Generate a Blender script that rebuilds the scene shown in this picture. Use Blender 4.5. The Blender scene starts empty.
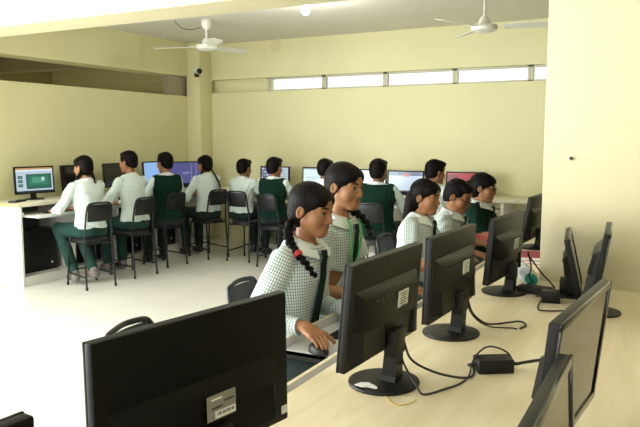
import bpy, bmesh, math, random
import numpy as np
from mathutils import Vector, Matrix
rnd = random.Random(7)
scn = bpy.context.scene
COL = scn.collection
R = math.radians
PI = math.pi

# ------------------------------------------------------------------ camera, world, light, exposure
cam_d = bpy.data.cameras.new('camera')
cam = bpy.data.objects.new('camera', cam_d)
COL.objects.link(cam)
cam_d.sensor_width = 36.0
cam_d.lens = 680.0 / 640.0 * 36.0
cam_d.clip_start = 0.05
cam.location = (0, 0, 1.45)
cam.rotation_euler = (R(90 - 6.25), 0, R(27.8))
scn.camera = cam

scn.view_settings.view_transform = 'Standard'
scn.view_settings.look = 'None'
scn.view_settings.gamma = 1.0
scn.view_settings.use_curve_mapping = False
scn.view_settings.exposure = 0.0

world = bpy.data.worlds.new('daylight')
scn.world = world
world.use_nodes = True
wbg = world.node_tree.nodes['Background']
wbg.inputs[0].default_value = (0.90, 0.96, 1.0, 1)
wbg.inputs[1].default_value = 1.35


def area_light(name, loc, target, sx, sy, power, color):
    d = bpy.data.lights.new(name, 'AREA')
    d.shape = 'RECTANGLE'
    d.size, d.size_y = sx, sy
    d.energy = power
    d.color = color
    o = bpy.data.objects.new(name, d)
    COL.objects.link(o)
    o.location = loc
    o.rotation_euler = (Vector(target) - Vector(loc)).to_track_quat('-Z', 'Y').to_euler()
    return o


# daylight through the big doorway / windows of the left wall beside and behind the camera
area_light('window_daylight_side', (-6.05, 0.6, 1.45), (0, 1.6, 0.9), 4.2, 2.0, 520, (0.93, 0.97, 1.0))
area_light('window_daylight_rear', (-1.5, -2.9, 1.7), (-2.4, 4, 1.0), 5.0, 1.9, 95, (0.93, 0.97, 1.0))

# ------------------------------------------------------------------ materials
MATS = {}


def mat(name, col, rough=0.5, metal=0.0, bump=0.0, bscale=60.0, vary=0.0, vscale=8.0, spec=0.5, stretch=None, emit=0.0,
        coat=0.0, sheen=0.0, sss=0.0):
    if name in MATS:
        return MATS[name]
    m = bpy.data.materials.new(name)
    m.use_nodes = True
    nt = m.node_tree
    b = nt.nodes['Principled BSDF']
    c4 = (*col, 1)
    b.inputs['Base Color'].default_value = c4
    b.inputs['Roughness'].default_value = rough
    b.inputs['Metallic'].default_value = metal
    b.inputs['Specular IOR Level'].default_value = spec
    if coat:
        b.inputs['Coat Weight'].default_value = coat
        b.inputs['Coat Roughness'].default_value = 0.12
    if sheen:
        b.inputs['Sheen Weight'].default_value = sheen
        b.inputs['Sheen Roughness'].default_value = 0.5
    if sss:
        b.inputs['Subsurface Weight'].default_value = sss
        b.inputs['Subsurface Radius'].default_value = (0.012, 0.005, 0.003)
        b.inputs['Subsurface Scale'].default_value = 0.6
    if emit:
        b.inputs['Emission Color'].default_value = c4
        b.inputs['Emission Strength'].default_value = emit
    if bump or vary:
        tc = nt.nodes.new('ShaderNodeTexCoord')
        mp = nt.nodes.new('ShaderNodeMapping')
        nt.links.new(tc.outputs['Object'], mp.inputs[0])
        if stretch:
            mp.inputs['Scale'].default_value = stretch
        if vary:
            n = nt.nodes.new('ShaderNodeTexNoise')
            n.inputs['Scale'].default_value = vscale
            n.inputs['Detail'].default_value = 5
            nt.links.new(mp.outputs[0], n.inputs['Vector'])
            rmp = nt.nodes.new('ShaderNodeValToRGB')
            rmp.color_ramp.elements[0].position = 0.3
            rmp.color_ramp.elements[1].position = 0.7
            rmp.color_ramp.elements[0].color = (*[c * (1 - vary) for c in col], 1)
            rmp.color_ramp.elements[1].color = (*[min(1, c * (1 + vary)) for c in col], 1)
            nt.links.new(n.outputs['Fac'], rmp.inputs[0])
            nt.links.new(rmp.outputs[0], b.inputs['Base Color'])
        if bump:
            n2 = nt.nodes.new('ShaderNodeTexNoise')
            n2.inputs['Scale'].default_value = bscale
            n2.inputs['Detail'].default_value = 4
            nt.links.new(mp.outputs[0], n2.inputs['Vector'])
            bp = nt.nodes.new('ShaderNodeBump')
            bp.inputs['Strength'].default_value = bump
            bp.inputs['Distance'].default_value = 0.01
            nt.links.new(n2.outputs['Fac'], bp.inputs['Height'])
            nt.links.new(bp.outputs[0], b.inputs['Normal'])
    MATS[name] = m
    return m


def emission_mat(name, col, s=1.0):
    if name in MATS:
        return MATS[name]
    m = bpy.data.materials.new(name)
    m.use_nodes = True
    nt = m.node_tree
    b = nt.nodes['Principled BSDF']
    b.inputs['Base Color'].default_value = (0.01, 0.01, 0.01, 1)
    b.inputs['Roughness'].default_value = 0.25
    b.inputs['Emission Color'].default_value = (*col, 1)
    b.inputs['Emission Strength'].default_value = s
    MATS[name] = m
    return m


def check_mat(name, base, line, su, sv, wu=0.3, wv=0.25):
    """woven check: stripes along both cloth directions (uv in metres)"""
    m = bpy.data.materials.new(name)
    m.use_nodes = True
    nt = m.node_tree
    N, L = nt.nodes.new, nt.links.new
    b = nt.nodes['Principled BSDF']
    b.inputs['Roughness'].default_value = 0.85
    b.inputs['Specular IOR Level'].default_value = 0.2
    uv = N('ShaderNodeUVMap')
    uv.uv_map = 'uv'
    sp = N('ShaderNodeSeparateXYZ')
    L(uv.outputs[0], sp.inputs[0])

    def stripes(sock, period, width):
        a = N('ShaderNodeMath'); a.operation = 'DIVIDE'; L(sock, a.inputs[0]); a.inputs[1].default_value = period
        f = N('ShaderNodeMath'); f.operation = 'FRACT'; L(a.outputs[0], f.inputs[0])
        g = N('ShaderNodeMath'); g.operation = 'LESS_THAN'; L(f.outputs[0], g.inputs[0]); g.inputs[1].default_value = width
        return g.outputs[0]
    u = stripes(sp.outputs[0], su, wu)
    v = stripes(sp.outputs[1], sv, wv)
    s = N('ShaderNodeMath'); s.operation = 'MULTIPLY_ADD'; L(v, s.inputs[0]); s.inputs[1].default_value = 0.55
    sc = N('ShaderNodeMath'); sc.operation = 'MULTIPLY'; L(u, sc.inputs[0]); sc.inputs[1].default_value = 0.7
    L(sc.outputs[0], s.inputs[2])
    s.use_clamp = True
    mx = N('ShaderNodeMix'); mx.data_type = 'RGBA'
    L(s.outputs[0], mx.inputs[0])
    mx.inputs[6].default_value = (*base, 1)
    mx.inputs[7].default_value = (*line, 1)
    L(mx.outputs[2], b.inputs['Base Color'])
    MATS[name] = m
    return m


def wood_mat(name, c1, c2, rough, scale, stretch):
    m = bpy.data.materials.new(name)
    m.use_nodes = True
    nt = m.node_tree
    N, L = nt.nodes.new, nt.links.new
    b = nt.nodes['Principled BSDF']
    b.inputs['Roughness'].default_value = rough
    tc = N('ShaderNodeTexCoord')
    mp = N('ShaderNodeMapping')
    mp.inputs['Scale'].default_value = stretch
    L(tc.outputs['Object'], mp.inputs[0])
    n = N('ShaderNodeTexNoise')
    n.inputs['Scale'].default_value = scale
    n.inputs['Detail'].default_value = 6
    n.inputs['Roughness'].default_value = 0.6
    n.inputs['Distortion'].default_value = 0.6
    L(mp.outputs[0], n.inputs['Vector'])
    r = N('ShaderNodeValToRGB')
    r.color_ramp.elements[0].position = 0.3
    r.color_ramp.elements[1].position = 0.7
    r.color_ramp.elements[0].color = (*c1, 1)
    r.color_ramp.elements[1].color = (*c2, 1)
    L(n.outputs['Fac'], r.inputs[0])
    L(r.outputs[0], b.inputs['Base Color'])
    MATS[name] = m
    return m


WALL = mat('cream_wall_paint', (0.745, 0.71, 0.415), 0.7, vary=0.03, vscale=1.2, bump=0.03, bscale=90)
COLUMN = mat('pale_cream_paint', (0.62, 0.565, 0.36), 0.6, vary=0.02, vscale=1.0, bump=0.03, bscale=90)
CEIL = mat('ceiling_white', (0.72, 0.70, 0.62), 0.8, vary=0.03, vscale=1.5)
FLOOR = mat('polished_floor', (0.76, 0.74, 0.66), 0.28, vary=0.05, vscale=3.0)
MAPLE = wood_mat('maple_laminate', (0.70, 0.58, 0.37), (0.83, 0.735, 0.53), 0.35, 3.0, (5, 0.7, 5))
EDGE = wood_mat('ply_edge', (0.50, 0.34, 0.16), (0.62, 0.46, 0.24), 0.6, 6.0, (1, 1, 20))
WHITE_LAM = mat('white_laminate', (0.80, 0.79, 0.74), 0.4)
GREY_LAM = mat('grey_laminate', (0.62, 0.62, 0.62), 0.45)
DESKTOP = wood_mat('pale_desktop', (0.66, 0.62, 0.48), (0.74, 0.70, 0.56), 0.4, 4.0, (3, 3, 3))
BLACK = mat('black_plastic', (0.0075, 0.007, 0.006), 0.42, spec=0.26, bump=0.12, bscale=900)
BLACKD = mat('deep_black_plastic', (0.0030, 0.0028, 0.0026), 0.5, bump=0.1, bscale=900, spec=0.12)
BLACKG = mat('black_gloss', (0.010, 0.010, 0.010), 0.12)
SCREEN_OFF = mat('dark_screen', (0.008, 0.008, 0.009), 0.08)
RUBBER = mat('black_rubber', (0.012, 0.012, 0.012), 0.6)
CH_METAL = mat('black_enamel_tube', (0.010, 0.010, 0.010), 0.42, spec=0.3)
CH_PAD = mat('black_vinyl', (0.009, 0.009, 0.009), 0.42, bump=0.1, bscale=200, spec=0.3)
STICK = mat('white_sticker', (0.72, 0.72, 0.68), 0.6)
STICKD = mat('grey_sticker', (0.22, 0.21, 0.18), 0.6)
INK = mat('sticker_ink', (0.03, 0.03, 0.03), 0.7)
BLUE = mat('blue_connector', (0.03, 0.05, 0.35), 0.4)
WHITE_MET = mat('white_enamel', (0.80, 0.79, 0.72), 0.35)
FRAME = mat('window_frame_cream', (0.55, 0.53, 0.38), 0.5)
SKINS = [mat('skin_%d' % i, c, 0.52, spec=0.35, sss=0.08) for i, c in enumerate([(0.27, 0.118, 0.050), (0.31, 0.145, 0.066), (0.20, 0.085, 0.038)])]
LIP = mat('lips', (0.20, 0.065, 0.045), 0.45)
HAIR = mat('dark_hair', (0.0045, 0.003, 0.0028), 0.50, bump=0.2, bscale=130, stretch=(3, 3, 0.3), spec=0.08)
EYEW = mat('eye_white', (0.70, 0.66, 0.60), 0.25)
IRIS = mat('brown_iris', (0.025, 0.012, 0.007), 0.12)
SHIRT = check_mat('checked_shirt_cloth', (0.68, 0.74, 0.72), (0.13, 0.175, 0.165), 0.0095, 0.0120, 0.40, 0.34)
SHIRT_F = check_mat('pale_checked_shirt_cloth', (0.70, 0.77, 0.74), (0.36, 0.45, 0.42), 0.013, 0.016, 0.34, 0.25)
VEST = mat('bottle_green_knit', (0.003, 0.020, 0.012), 0.95, bump=0.3, bscale=350, spec=0.15)
TROUSER = mat('bottle_green_twill', (0.004, 0.036, 0.024), 0.9, bump=0.15, bscale=250)
TROUSER_D = mat('dark_green_twill', (0.004, 0.014, 0.011), 0.9, bump=0.15, bscale=250)
TIE = mat('dark_green_tie', (0.003, 0.014, 0.010), 0.75, bump=0.1, bscale=300, spec=0.15)
SHOE = mat('grey_canvas_shoe', (0.16, 0.14, 0.13), 0.7)
SHOE_D = mat('black_shoe', (0.015, 0.014, 0.014), 0.4)
SOCK = mat('sock_grey', (0.25, 0.25, 0.24), 0.9)
LANYARD = mat('green_ribbon', (0.05, 0.38, 0.10), 0.5)
REDRIB = mat('red_ribbon', (0.45, 0.015, 0.02), 0.5)
COLLARW = mat('white_collar', (0.63, 0.67, 0.65), 0.85)


# ------------------------------------------------------------------ mesh helpers
def link(o, parent=None):
    COL.objects.link(o)
    if parent is not None:
        o.parent = parent
    return o


def empty(name, label, cat, loc=(0, 0, 0), rz=0.0, group=None):
    o = bpy.data.objects.new(name, None)
    o.empty_display_size = 0.05
    COL.objects.link(o)
    o.location = loc
    o.rotation_euler = (0, 0, rz)
    tag(o, label, cat, group)
    return o


def tag(o, label=None, cat=None, group=None, kind=None):
    if label: o['label'] = label
    if cat: o['category'] = cat
    if group: o['group'] = group
    if kind: o['kind'] = kind
    return o


def dup_tree(o, parent=None):
    c = o.copy()
    COL.objects.link(c)
    if parent is not None:
        c.parent = parent
    for ch in list(o.children):
        dup_tree(ch, c)
    return c


class MB:
    """collects shapes into one mesh"""
    def __init__(s):
        s.v, s.f, s.m, s.sm = [], [], [], []

    def add(s, verts, faces, mi=0, smooth=False):
        k = len(s.v)
        s.v += [tuple(v) for v in verts]
        for f in faces:
            s.f.append(tuple(i + k for i in f)); s.m.append(mi); s.sm.append(smooth)

    def box(s, c, size, rot=None, bev=0.0, mi=0, seg=2):
        bm = bmesh.new()
        bmesh.ops.create_cube(bm, size=1.0)
        for v in bm.verts:
            v.co = Vector((v.co.x * size[0], v.co.y * size[1], v.co.z * size[2]))
        if bev > 0:
            bmesh.ops.bevel(bm, geom=list(bm.edges), offset=min(bev, min(size) * 0.49), segments=seg, profile=0.5, affect='EDGES')
        M = Matrix.Translation(Vector(c))
        if rot is not None:
            M = M @ (rot.to_4x4() if hasattr(rot, 'to_4x4') else rot)
        s.bm(bm, M, mi, bev > 0)

    def bm(s, bm, M=None, mi=0, smooth=False):
        bm.verts.index_update()
        vs = [(M @ v.co if M else v.co) for v in bm.verts]
        s.add(vs, [[v.index for v in f.verts] for f in bm.faces], mi, smooth)
        bm.free()

    def cyl(s, a, b, r1, r2=None, n=16, mi=0, caps=True):
        s.tube([a, b], [r1, r1 if r2 is None else r2], n, mi, caps)

    def tube(s, pts, r, n=10, mi=0, caps=True, closed=False):
        pts = [Vector(p) for p in pts]
        k = len(pts)
        rr = r if isinstance(r, (list, tuple)) else [r] * k
        t0 = (pts[1] - pts[0]).normalized()
        up = Vector((0, 0, 1)) if abs(t0.z) < 0.9 else Vector((1, 0, 0))
        nrm = t0.cross(up).normalized()
        verts = []
        for i, p in enumerate(pts):
            if closed:
                t = (pts[(i + 1) % k] - pts[i - 1]).normalized()
            else:
                t = (pts[min(i + 1, k - 1)] - pts[max(i - 1, 0)]).normalized()
            nrm = (nrm - t * nrm.dot(t)).normalized()
            bn = t.cross(nrm)
            for j in range(n):
                a = 2 * PI * j / n
                verts.append(p + (nrm * math.cos(a) + bn * math.sin(a)) * rr[i])
        faces = []
        for i in range(k if closed else k - 1):
            i2 = (i + 1) % k
            for j in range(n):
                faces.append((i * n + j, i * n + (j + 1) % n, i2 * n + (j + 1) % n, i2 * n + j))
        s.add(verts, faces, mi, True)
        if caps and not closed:
            s.add(verts[:n], [tuple(range(n - 1, -1, -1))], mi)
            s.add(verts[-n:], [tuple(range(n))], mi)

    def lathe(s, prof, c=(0, 0, 0), n=32, mi=0, sx=1.0, sy=1.0):
        verts = []
        for (r, z) in prof:
            for j in range(n):
                a = 2 * PI * j / n
                verts.append((c[0] + r * sx * math.cos(a), c[1] + r * sy * math.sin(a), c[2] + z))
        faces = []
        for i in range(len(prof) - 1):
            for j in range(n):
                faces.append((i * n + j, i * n + (j + 1) % n, (i + 1) * n + (j + 1) % n, (i + 1) * n + j))
        s.add(verts, faces, mi, True)
        k = len(prof)
        if prof[0][0] > 1e-5: s.add(verts[:n], [tuple(range(n - 1, -1, -1))], mi)
        if prof[-1][0] > 1e-5: s.add(verts[-n:], [tuple(range(n))], mi)

    def prism(s, poly, z0, z1, mi=0):
        n = len(poly)
        vs = [(x, y, z0) for x, y in poly] + [(x, y, z1) for x, y in poly]
        fs = [tuple(range(n - 1, -1, -1)), tuple(range(n, 2 * n))] + [(i, (i + 1) % n, n + (i + 1) % n, n + i) for i in range(n)]
        s.add(vs, fs, mi)

    def quad(s, p, mi=0):
        s.add(p, [tuple(range(len(p)))], mi)

    def build(s, name, mats, parent=None):
        me = bpy.data.meshes.new(name)
        me.from_pydata(s.v, [], s.f)
        for m in (mats if isinstance(mats, (list, tuple)) else [mats]):
            me.materials.append(m)
        me.polygons.foreach_set('material_index', s.m)
        me.polygons.foreach_set('use_smooth', s.sm)
        me.update()
        if any(s.sm):
            try:
                me.set_sharp_from_angle(angle=R(42))
            except Exception:
                pass
        return link(bpy.data.objects.new(name, me), parent)


def catmull(pts, n=8):
    pts = [Vector(p) for p in pts]
    P = [pts[0] * 2 - pts[1]] + pts + [pts[-1] * 2 - pts[-2]]
    out = []
    for i in range(1, len(P) - 2):
        for k in range(n):
            t = k / n
            a, b, c, d = P[i - 1], P[i], P[i + 1], P[i + 2]
            out.append(0.5 * ((2 * b) + (c - a) * t + (2 * a - 5 * b + 4 * c - d) * t * t + (3 * b - a - 3 * c + d) * t ** 3))
    out.append(pts[-1])
    return out


def structure(o, cat=None):
    o['kind'] = 'structure'
    return o


# ------------------------------------------------------------------ distance-field modelling (for people and hair)
class SDF:
    def __init__(s, vox):
        s.vox = vox
        s.ops = []
        s.cuts = []
        s.lo = np.full(3, 1e9); s.hi = np.full(3, -1e9)
        s.warp = None

    def add(s, fn, lo, hi, k=0.01, tag=0, frame=None, sub=False, uv=None):
        lo, hi = np.array(lo, float), np.array(hi, float)
        if frame is not None:
            Rm, o = frame
            cs = np.array([[(lo, hi)[a][0], (lo, hi)[b][1], (lo, hi)[c][2]] for a in (0, 1) for b in (0, 1) for c in (0, 1)])
            cs = cs @ Rm.T + o
            lo, hi = cs.min(0), cs.max(0)
        if not sub:
            s.lo = np.minimum(s.lo, lo); s.hi = np.maximum(s.hi, hi)
        s.ops.append((fn, lo, hi, k, tag, frame, sub, uv))

    def ell(s, c, r, k=0.01, tag=0, frame=None, sub=False, uv=None, rot=None):
        c, r = np.array(c, float), np.array(r, float)
        if rot is not None:                       # rotation of the ellipsoid about its own centre
            M = np.array(rot)
            if frame is None: fr = (M, c)
            else: fr = (frame[0] @ M, frame[0] @ c + frame[1])
            return s.ell((0, 0, 0), r, k, tag, fr, sub, uv)

        def fn(x, y, z):
            px, py, pz = x - c[0], y - c[1], z - c[2]
            k0 = np.sqrt((px / r[0]) ** 2 + (py / r[1]) ** 2 + (pz / r[2]) ** 2)
            k1 = np.sqrt((px / r[0] ** 2) ** 2 + (py / r[1] ** 2) ** 2 + (pz / r[2] ** 2) ** 2) + 1e-9
            return k0 * (k0 - 1) / k1
        s.add(fn, c - r, c + r, k, tag, frame, sub, uv)

    def rc(s, a, b, r1, r2, k=0.012, tag=0, frame=None, sub=False, uv=None, flat=None):
        """tapered limb; flat=(axis vector, factor) squashes the section along the axis"""
        a, b = np.array(a, float), np.array(b, float)
        ab = b - a
        L2 = float(ab @ ab) + 1e-12
        m = max(r1, r2)

        def fn(x, y, z):
            px, py, pz = x - a[0], y - a[1], z - a[2]
            t = np.clip((px * ab[0] + py * ab[1] + pz * ab[2]) / L2, 0, 1)
            qx, qy, qz = px - ab[0] * t, py - ab[1] * t, pz - ab[2] * t
            d2 = qx * qx + qy * qy + qz * qz
            if flat is not None:
                ax, fc = flat
                h = qx * ax[0] + qy * ax[1] + qz * ax[2]
                d2 = d2 + h * h * (1 / fc ** 2 - 1)
            return np.sqrt(d2) - (r1 + (r2 - r1) * t)
        s.add(fn, np.minimum(a, b) - m, np.maximum(a, b) + m, k, tag, frame, sub, uv or ('limb', a, b))

    def box(s, c, h, r, k=0.01, tag=0, frame=None, sub=False):
        c, h = np.array(c, float), np.array(h, float)

        def fn(x, y, z):
            qx, qy, qz = np.abs(x - c[0]) - h[0] + r, np.abs(y - c[1]) - h[1] + r, np.abs(z - c[2]) - h[2] + r
            return np.sqrt(np.maximum(qx, 0) ** 2 + np.maximum(qy, 0) ** 2 + np.maximum(qz, 0) ** 2) + np.minimum(np.maximum(qx, np.maximum(qy, qz)), 0) - r
        s.add(fn, c - h, c + h, k, tag, frame, sub)

    def loft(s, prof, off=0.0, k=0.02, tag=0, zlo=None, zhi=None):
        """upright body: rows of (z, cy, a, b) ellipses; optional flat ends"""
        pr = np.array(prof, float)
        Z = pr[:, 0]

        def fn(x, y, z):
            cy = np.interp(z, Z, pr[:, 1]); a = np.interp(z, Z, pr[:, 2]) + off; b = np.interp(z, Z, pr[:, 3]) + off
            py = y - cy
            q = np.sqrt((x / a) ** 2 + (py / b) ** 2)
            g = np.sqrt((x / a ** 2) ** 2 + (py / b ** 2) ** 2) + 1e-9
            d = q * (q - 1) / g
            d = np.where(q < 0.2, -np.minimum(a, b) * 0.8, d)
            e = np.maximum((Z[0] if zlo is None else zlo) - z, z - (Z[-1] if zhi is None else zhi))
            return np.maximum(d, e)
        am, bm_ = pr[:, 2].max() + off, pr[:, 3].max() + off
        s.add(fn, (-am, pr[:, 1].min() - bm_, Z[0] if zlo is None else zlo), (am, pr[:, 1].max() + bm_, Z[-1] if zhi is None else zhi), k, tag, None, False, ('torso',))

    def evaluate(s):
        v = s.vox
        s.org = s.lo - 3 * v
        n = np.ceil((s.hi - s.lo) / v).astype(int) + 7
        D = np.full(n, 1.0, np.float32)
        B = np.full(n, 9.0, np.float32)
        I = np.zeros(n, np.int16)
        for oi, (fn, lo, hi, k, tg, frame, sub, uv) in enumerate(s.ops):
            mg = k + 2.5 * v
            i0 = np.clip(np.floor((lo - mg - s.org) / v).astype(int), 0, n)
            i1 = np.clip(np.ceil((hi + mg - s.org) / v).astype(int) + 1, 0, n)
            if (i1 <= i0).any(): continue
            sl = tuple(slice(i0[a], i1[a]) for a in range(3))
            ax = [(s.org[a] + v * np.arange(i0[a], i1[a])).astype(np.float32) for a in range(3)]
            X, Y, Z = ax[0][:, None, None], ax[1][None, :, None], ax[2][None, None, :]
            if frame is not None:
                Rm, o = frame
                x, y, z = X - o[0], Y - o[1], Z - o[2]
                X = x * Rm[0, 0] + y * Rm[1, 0] + z * Rm[2, 0]
                Y2 = x * Rm[0, 1] + y * Rm[1, 1] + z * Rm[2, 1]
                Z = x * Rm[0, 2] + y * Rm[1, 2] + z * Rm[2, 2]
                Y = Y2
            d = np.broadcast_to(fn(X, Y, Z), D[sl].shape).astype(np.float32)
            cur = D[sl]
            if sub:
                h = np.clip(k - np.abs(cur + d), 0, None) / max(k, 1e-6)
                D[sl] = np.maximum(cur, -d) + h * h * k * 0.25
            else:
                h = np.clip(k - np.abs(cur - d), 0, None) / max(k, 1e-6)
                D[sl] = np.minimum(cur, d) - h * h * k * 0.25
                w = d < B[sl]
                B[sl] = np.where(w, d, B[sl]); I[sl] = np.where(w, oi, I[sl])
        if s.cuts or s.warp:
            ax = [(s.org[a] + v * np.arange(n[a])).astype(np.float32) for a in range(3)]
            X, Y, Z = ax[0][:, None, None], ax[1][None, :, None], ax[2][None, None, :]
            if s.warp:
                D = D + s.warp(X, Y, Z)
            for c in s.cuts:
                D = np.maximum(D, c(X, Y, Z))
        s.D, s.I = D, I
        return D

    def build(s, name, mats, parent=None, face_mat=None, uv=False, smooth=1):
        D = s.evaluate()
        v = s.vox
        ins = D < 0
        n = np.array(D.shape)
        cnt = np.zeros(n - 1, np.int8)
        offs = [(a, b, c) for a in (0, 1) for b in (0, 1) for c in (0, 1)]
        for (a, b, c) in offs:
            cnt += ins[a:n[0] - 1 + a, b:n[1] - 1 + b, c:n[2] - 1 + c]
        act = (cnt > 0) & (cnt < 8)
        ids = np.argwhere(act)
        idx = np.full(n - 1, -1, np.int32)
        idx[act] = np.arange(len(ids))
        cv = [D[ids[:, 0] + a, ids[:, 1] + b, ids[:, 2] + c] for (a, b, c) in offs]
        acc = np.zeros((len(ids), 3)); num = np.zeros(len(ids))
        for i in range(8):
            for j in range(i + 1, 8):
                df = np.array(offs[j]) - np.array(offs[i])
                if np.abs(df).sum() != 1: continue
                di, dj = cv[i], cv[j]
                m = (di < 0) != (dj < 0)
                t = np.where(m, di / np.where(m, di - dj, 1), 0)
                acc += np.where(m[:, None], np.array(offs[i])[None] + t[:, None] * df[None], 0); num += m
        co = (ids + acc / num[:, None]) * v + s.org
        quads = []
        for ax in range(3):
            u, w = (ax + 1) % 3, (ax + 2) % 3
            sa = [slice(None)] * 3; sb = [slice(None)] * 3
            sa[ax] = slice(0, -1); sb[ax] = slice(1, None)
            e = ins[tuple(sa)] != ins[tuple(sb)]
            p = np.argwhere(e)
            p = p[(p[:, u] > 0) & (p[:, w] > 0) & (p[:, u] < n[u] - 1) & (p[:, w] < n[w] - 1)]
            du = np.zeros(3, int); du[u] = 1; dw = np.zeros(3, int); dw[w] = 1
            g = lambda q: idx[q[:, 0], q[:, 1], q[:, 2]]
            Q = np.stack([g(p - du - dw), g(p - dw), g(p), g(p - du)], 1)
            flip = ~ins[p[:, 0], p[:, 1], p[:, 2]]
            Q[flip] = Q[flip][:, ::-1]
            quads.append(Q)
        Q = np.concatenate(quads)
        Q = Q[(Q >= 0).all(1)]
        for _ in range(smooth):
            sm = np.zeros_like(co); c2 = np.zeros(len(co))
            for a in range(4):
                b = (a + 1) % 4
                np.add.at(sm, Q[:, a], co[Q[:, b]]); np.add.at(c2, Q[:, a], 1)
                np.add.at(sm, Q[:, b], co[Q[:, a]]); np.add.at(c2, Q[:, b], 1)
            co = co * 0.45 + 0.55 * sm / np.maximum(c2, 1)[:, None]
        gi = np.clip(np.rint((co - s.org) / v).astype(int), 0, n - 1)
        vid = s.I[gi[:, 0], gi[:, 1], gi[:, 2]]
        me = bpy.data.meshes.new(name)
        me.vertices.add(len(co)); me.vertices.foreach_set('co', co.astype(np.float32).ravel())
        me.loops.add(Q.size); me.loops.foreach_set('vertex_index', Q.astype(np.int32).ravel())
        me.polygons.add(len(Q)); me.polygons.foreach_set('loop_start', np.arange(0, Q.size, 4, dtype=np.int32))
        for m in (mats if isinstance(mats, (list, tuple)) else [mats]):
            me.materials.append(m)
        me.polygons.foreach_set('use_smooth', np.ones(len(Q), bool))
        fc = co[Q].mean(1)
        fid = vid[Q[:, 0]]
        tags = np.array([o[4] for o in s.ops])
        mi = tags[fid].astype(np.int32)
        if face_mat is not None:
            mi = face_mat(fc, mi)
        me.polygons.foreach_set('material_index', mi.astype(np.int32))
        if uv:
            UV = np.zeros((len(Q), 4, 2), np.float32)
            P = co[Q]
            for oi in np.unique(fid):
                sel = fid == oi
                ud = s.ops[oi][7]
                p = P[sel]
                if ud is not None and ud[0] == 'limb':
                    a, b = ud[1], ud[2]
                    L = np.linalg.norm(b - a) + 1e-9
                    t = (b - a) / L
                    h = np.array([0, 0, 1.0]) if abs(t[2]) < 0.8 else np.array([0, 1.0, 0])
                    e1 = np.cross(t, h); e1 /= np.linalg.norm(e1); e2 = np.cross(t, e1)
                    q = p - a
                    ang = np.arctan2(q @ e1, q @ e2)
                    ref = ang[:, :1]
                    ang = ref + (ang - ref + PI) % (2 * PI) - PI
                    UV[sel] = np.stack([ang * 0.052, q @ t], -1)
                else:
                    ang = np.arctan2(p[..., 0], p[..., 1] - s.lo[1] * 0.5 - s.hi[1] * 0.5)
                    ref = ang[:, :1]
                    ang = ref + (ang - ref + PI) % (2 * PI) - PI
                    UV[sel] = np.stack([ang * 0.135, p[..., 2]], -1)
            lay = me.uv_layers.new(name='uv')
            lay.data.foreach_set('uv', UV.ravel())
        me.update(calc_edges=True)
        return link(bpy.data.objects.new(name, me), parent)


def rotm(yaw=0, pitch=0, roll=0):
    return np.array((Matrix.Rotation(yaw, 3, 'Z') @ Matrix.Rotation(pitch, 3, 'X') @ Matrix.Rotation(roll, 3, 'Y')))


# ------------------------------------------------------------------ seated people
SEAT = 0.47
PROF = [(0.475, 0.0, 0.130, 0.085), (0.50, 0.0, 0.150, 0.105), (0.56, 0.0, 0.158, 0.112), (0.64, 0.0, 0.140, 0.098), (0.72, 0.0, 0.128, 0.088),
        (0.80, 0.0, 0.136, 0.094), (0.88, 0.0, 0.148, 0.098), (0.93, 0.0, 0.150, 0.090), (0.965, 0.0, 0.138, 0.076),
        (0.99, 0.0, 0.105, 0.064), (1.012, 0.0, 0.066, 0.055), (1.035, 0.0, 0.046, 0.046)]


def ik(S, W, l1, l2, pole):
    S, W = Vector(S), Vector(W)
    d = W - S
    L = min(d.length, (l1 + l2) * 0.995)
    u = d.normalized()
    a = (l1 * l1 - l2 * l2 + L * L) / (2 * L)
    h = math.sqrt(max(l1 * l1 - a * a, 1e-6))
    p = Vector(pole)
    p = (p - u * p.dot(u)).normalized()
    return S + u * a + p * h, S + u * L


def hand_prims(f, W, fwd, nrm, side, sc, curl, spread, tag, fr=0.0078):
    """palm, four bent fingers of unequal length, thumb from the side of the palm"""
    W, fwd, nrm, side = (np.array(q, float) for q in (W, fwd, nrm, side))
    M = np.stack([side, fwd, nrm], 1)
    f.box((0.0, 0.042, 0.0), (0.036 * sc, 0.046 * sc, 0.0125 * sc), 0.012 * sc, 0.012, tag, (M, W))
    f.rc((0, -0.02, 0), (0, 0.03, 0), 0.021 * sc, 0.022 * sc, 0.02, tag, (M, W), flat=(np.array((0, 0, 1.0)), 0.62))
    offs = (0.0295, 0.0100, -0.0095, -0.0285)
    lens = (0.064, 0.072, 0.067, 0.053)
    for i in range(4):
        p = np.array((offs[i], 0.084, 0.0)) * sc
        an = -spread * (i - 1.5) * 0.12
        c = curl[i] if isinstance(curl, (list, tuple)) else curl
        bend = c * 0.4
        for j, fr_ in enumerate((0.42, 0.32, 0.26)):
            d = np.array((math.sin(-an) * math.cos(bend), math.cos(an) * math.cos(bend), math.sin(bend)))
            q = p + d * lens[i] * fr_ * sc
            r1 = fr * sc * (1 - 0.09 * j)
            f.rc(p, q, r1, r1 * 0.92, 0.003 if j else 0.006, tag, (M, W))
            p = q
            bend += c
    p = np.array((0.024, 0.018, 0.004)) * sc
    for j, (d, l, r) in enumerate((((0.72, 0.66, 0.22), 0.042, 0.0115), ((0.40, 0.86, 0.30), 0.030, 0.0092), ((0.18, 0.92, 0.34), 0.024, 0.0080))):
        d = np.array(d); d /= np.linalg.norm(d)
        q = p + d * l * sc
        f.rc(p, q, r * sc, r * 0.9 * sc, 0.008 if j == 0 else 0.004, tag, (M, W))
        p = q


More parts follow.
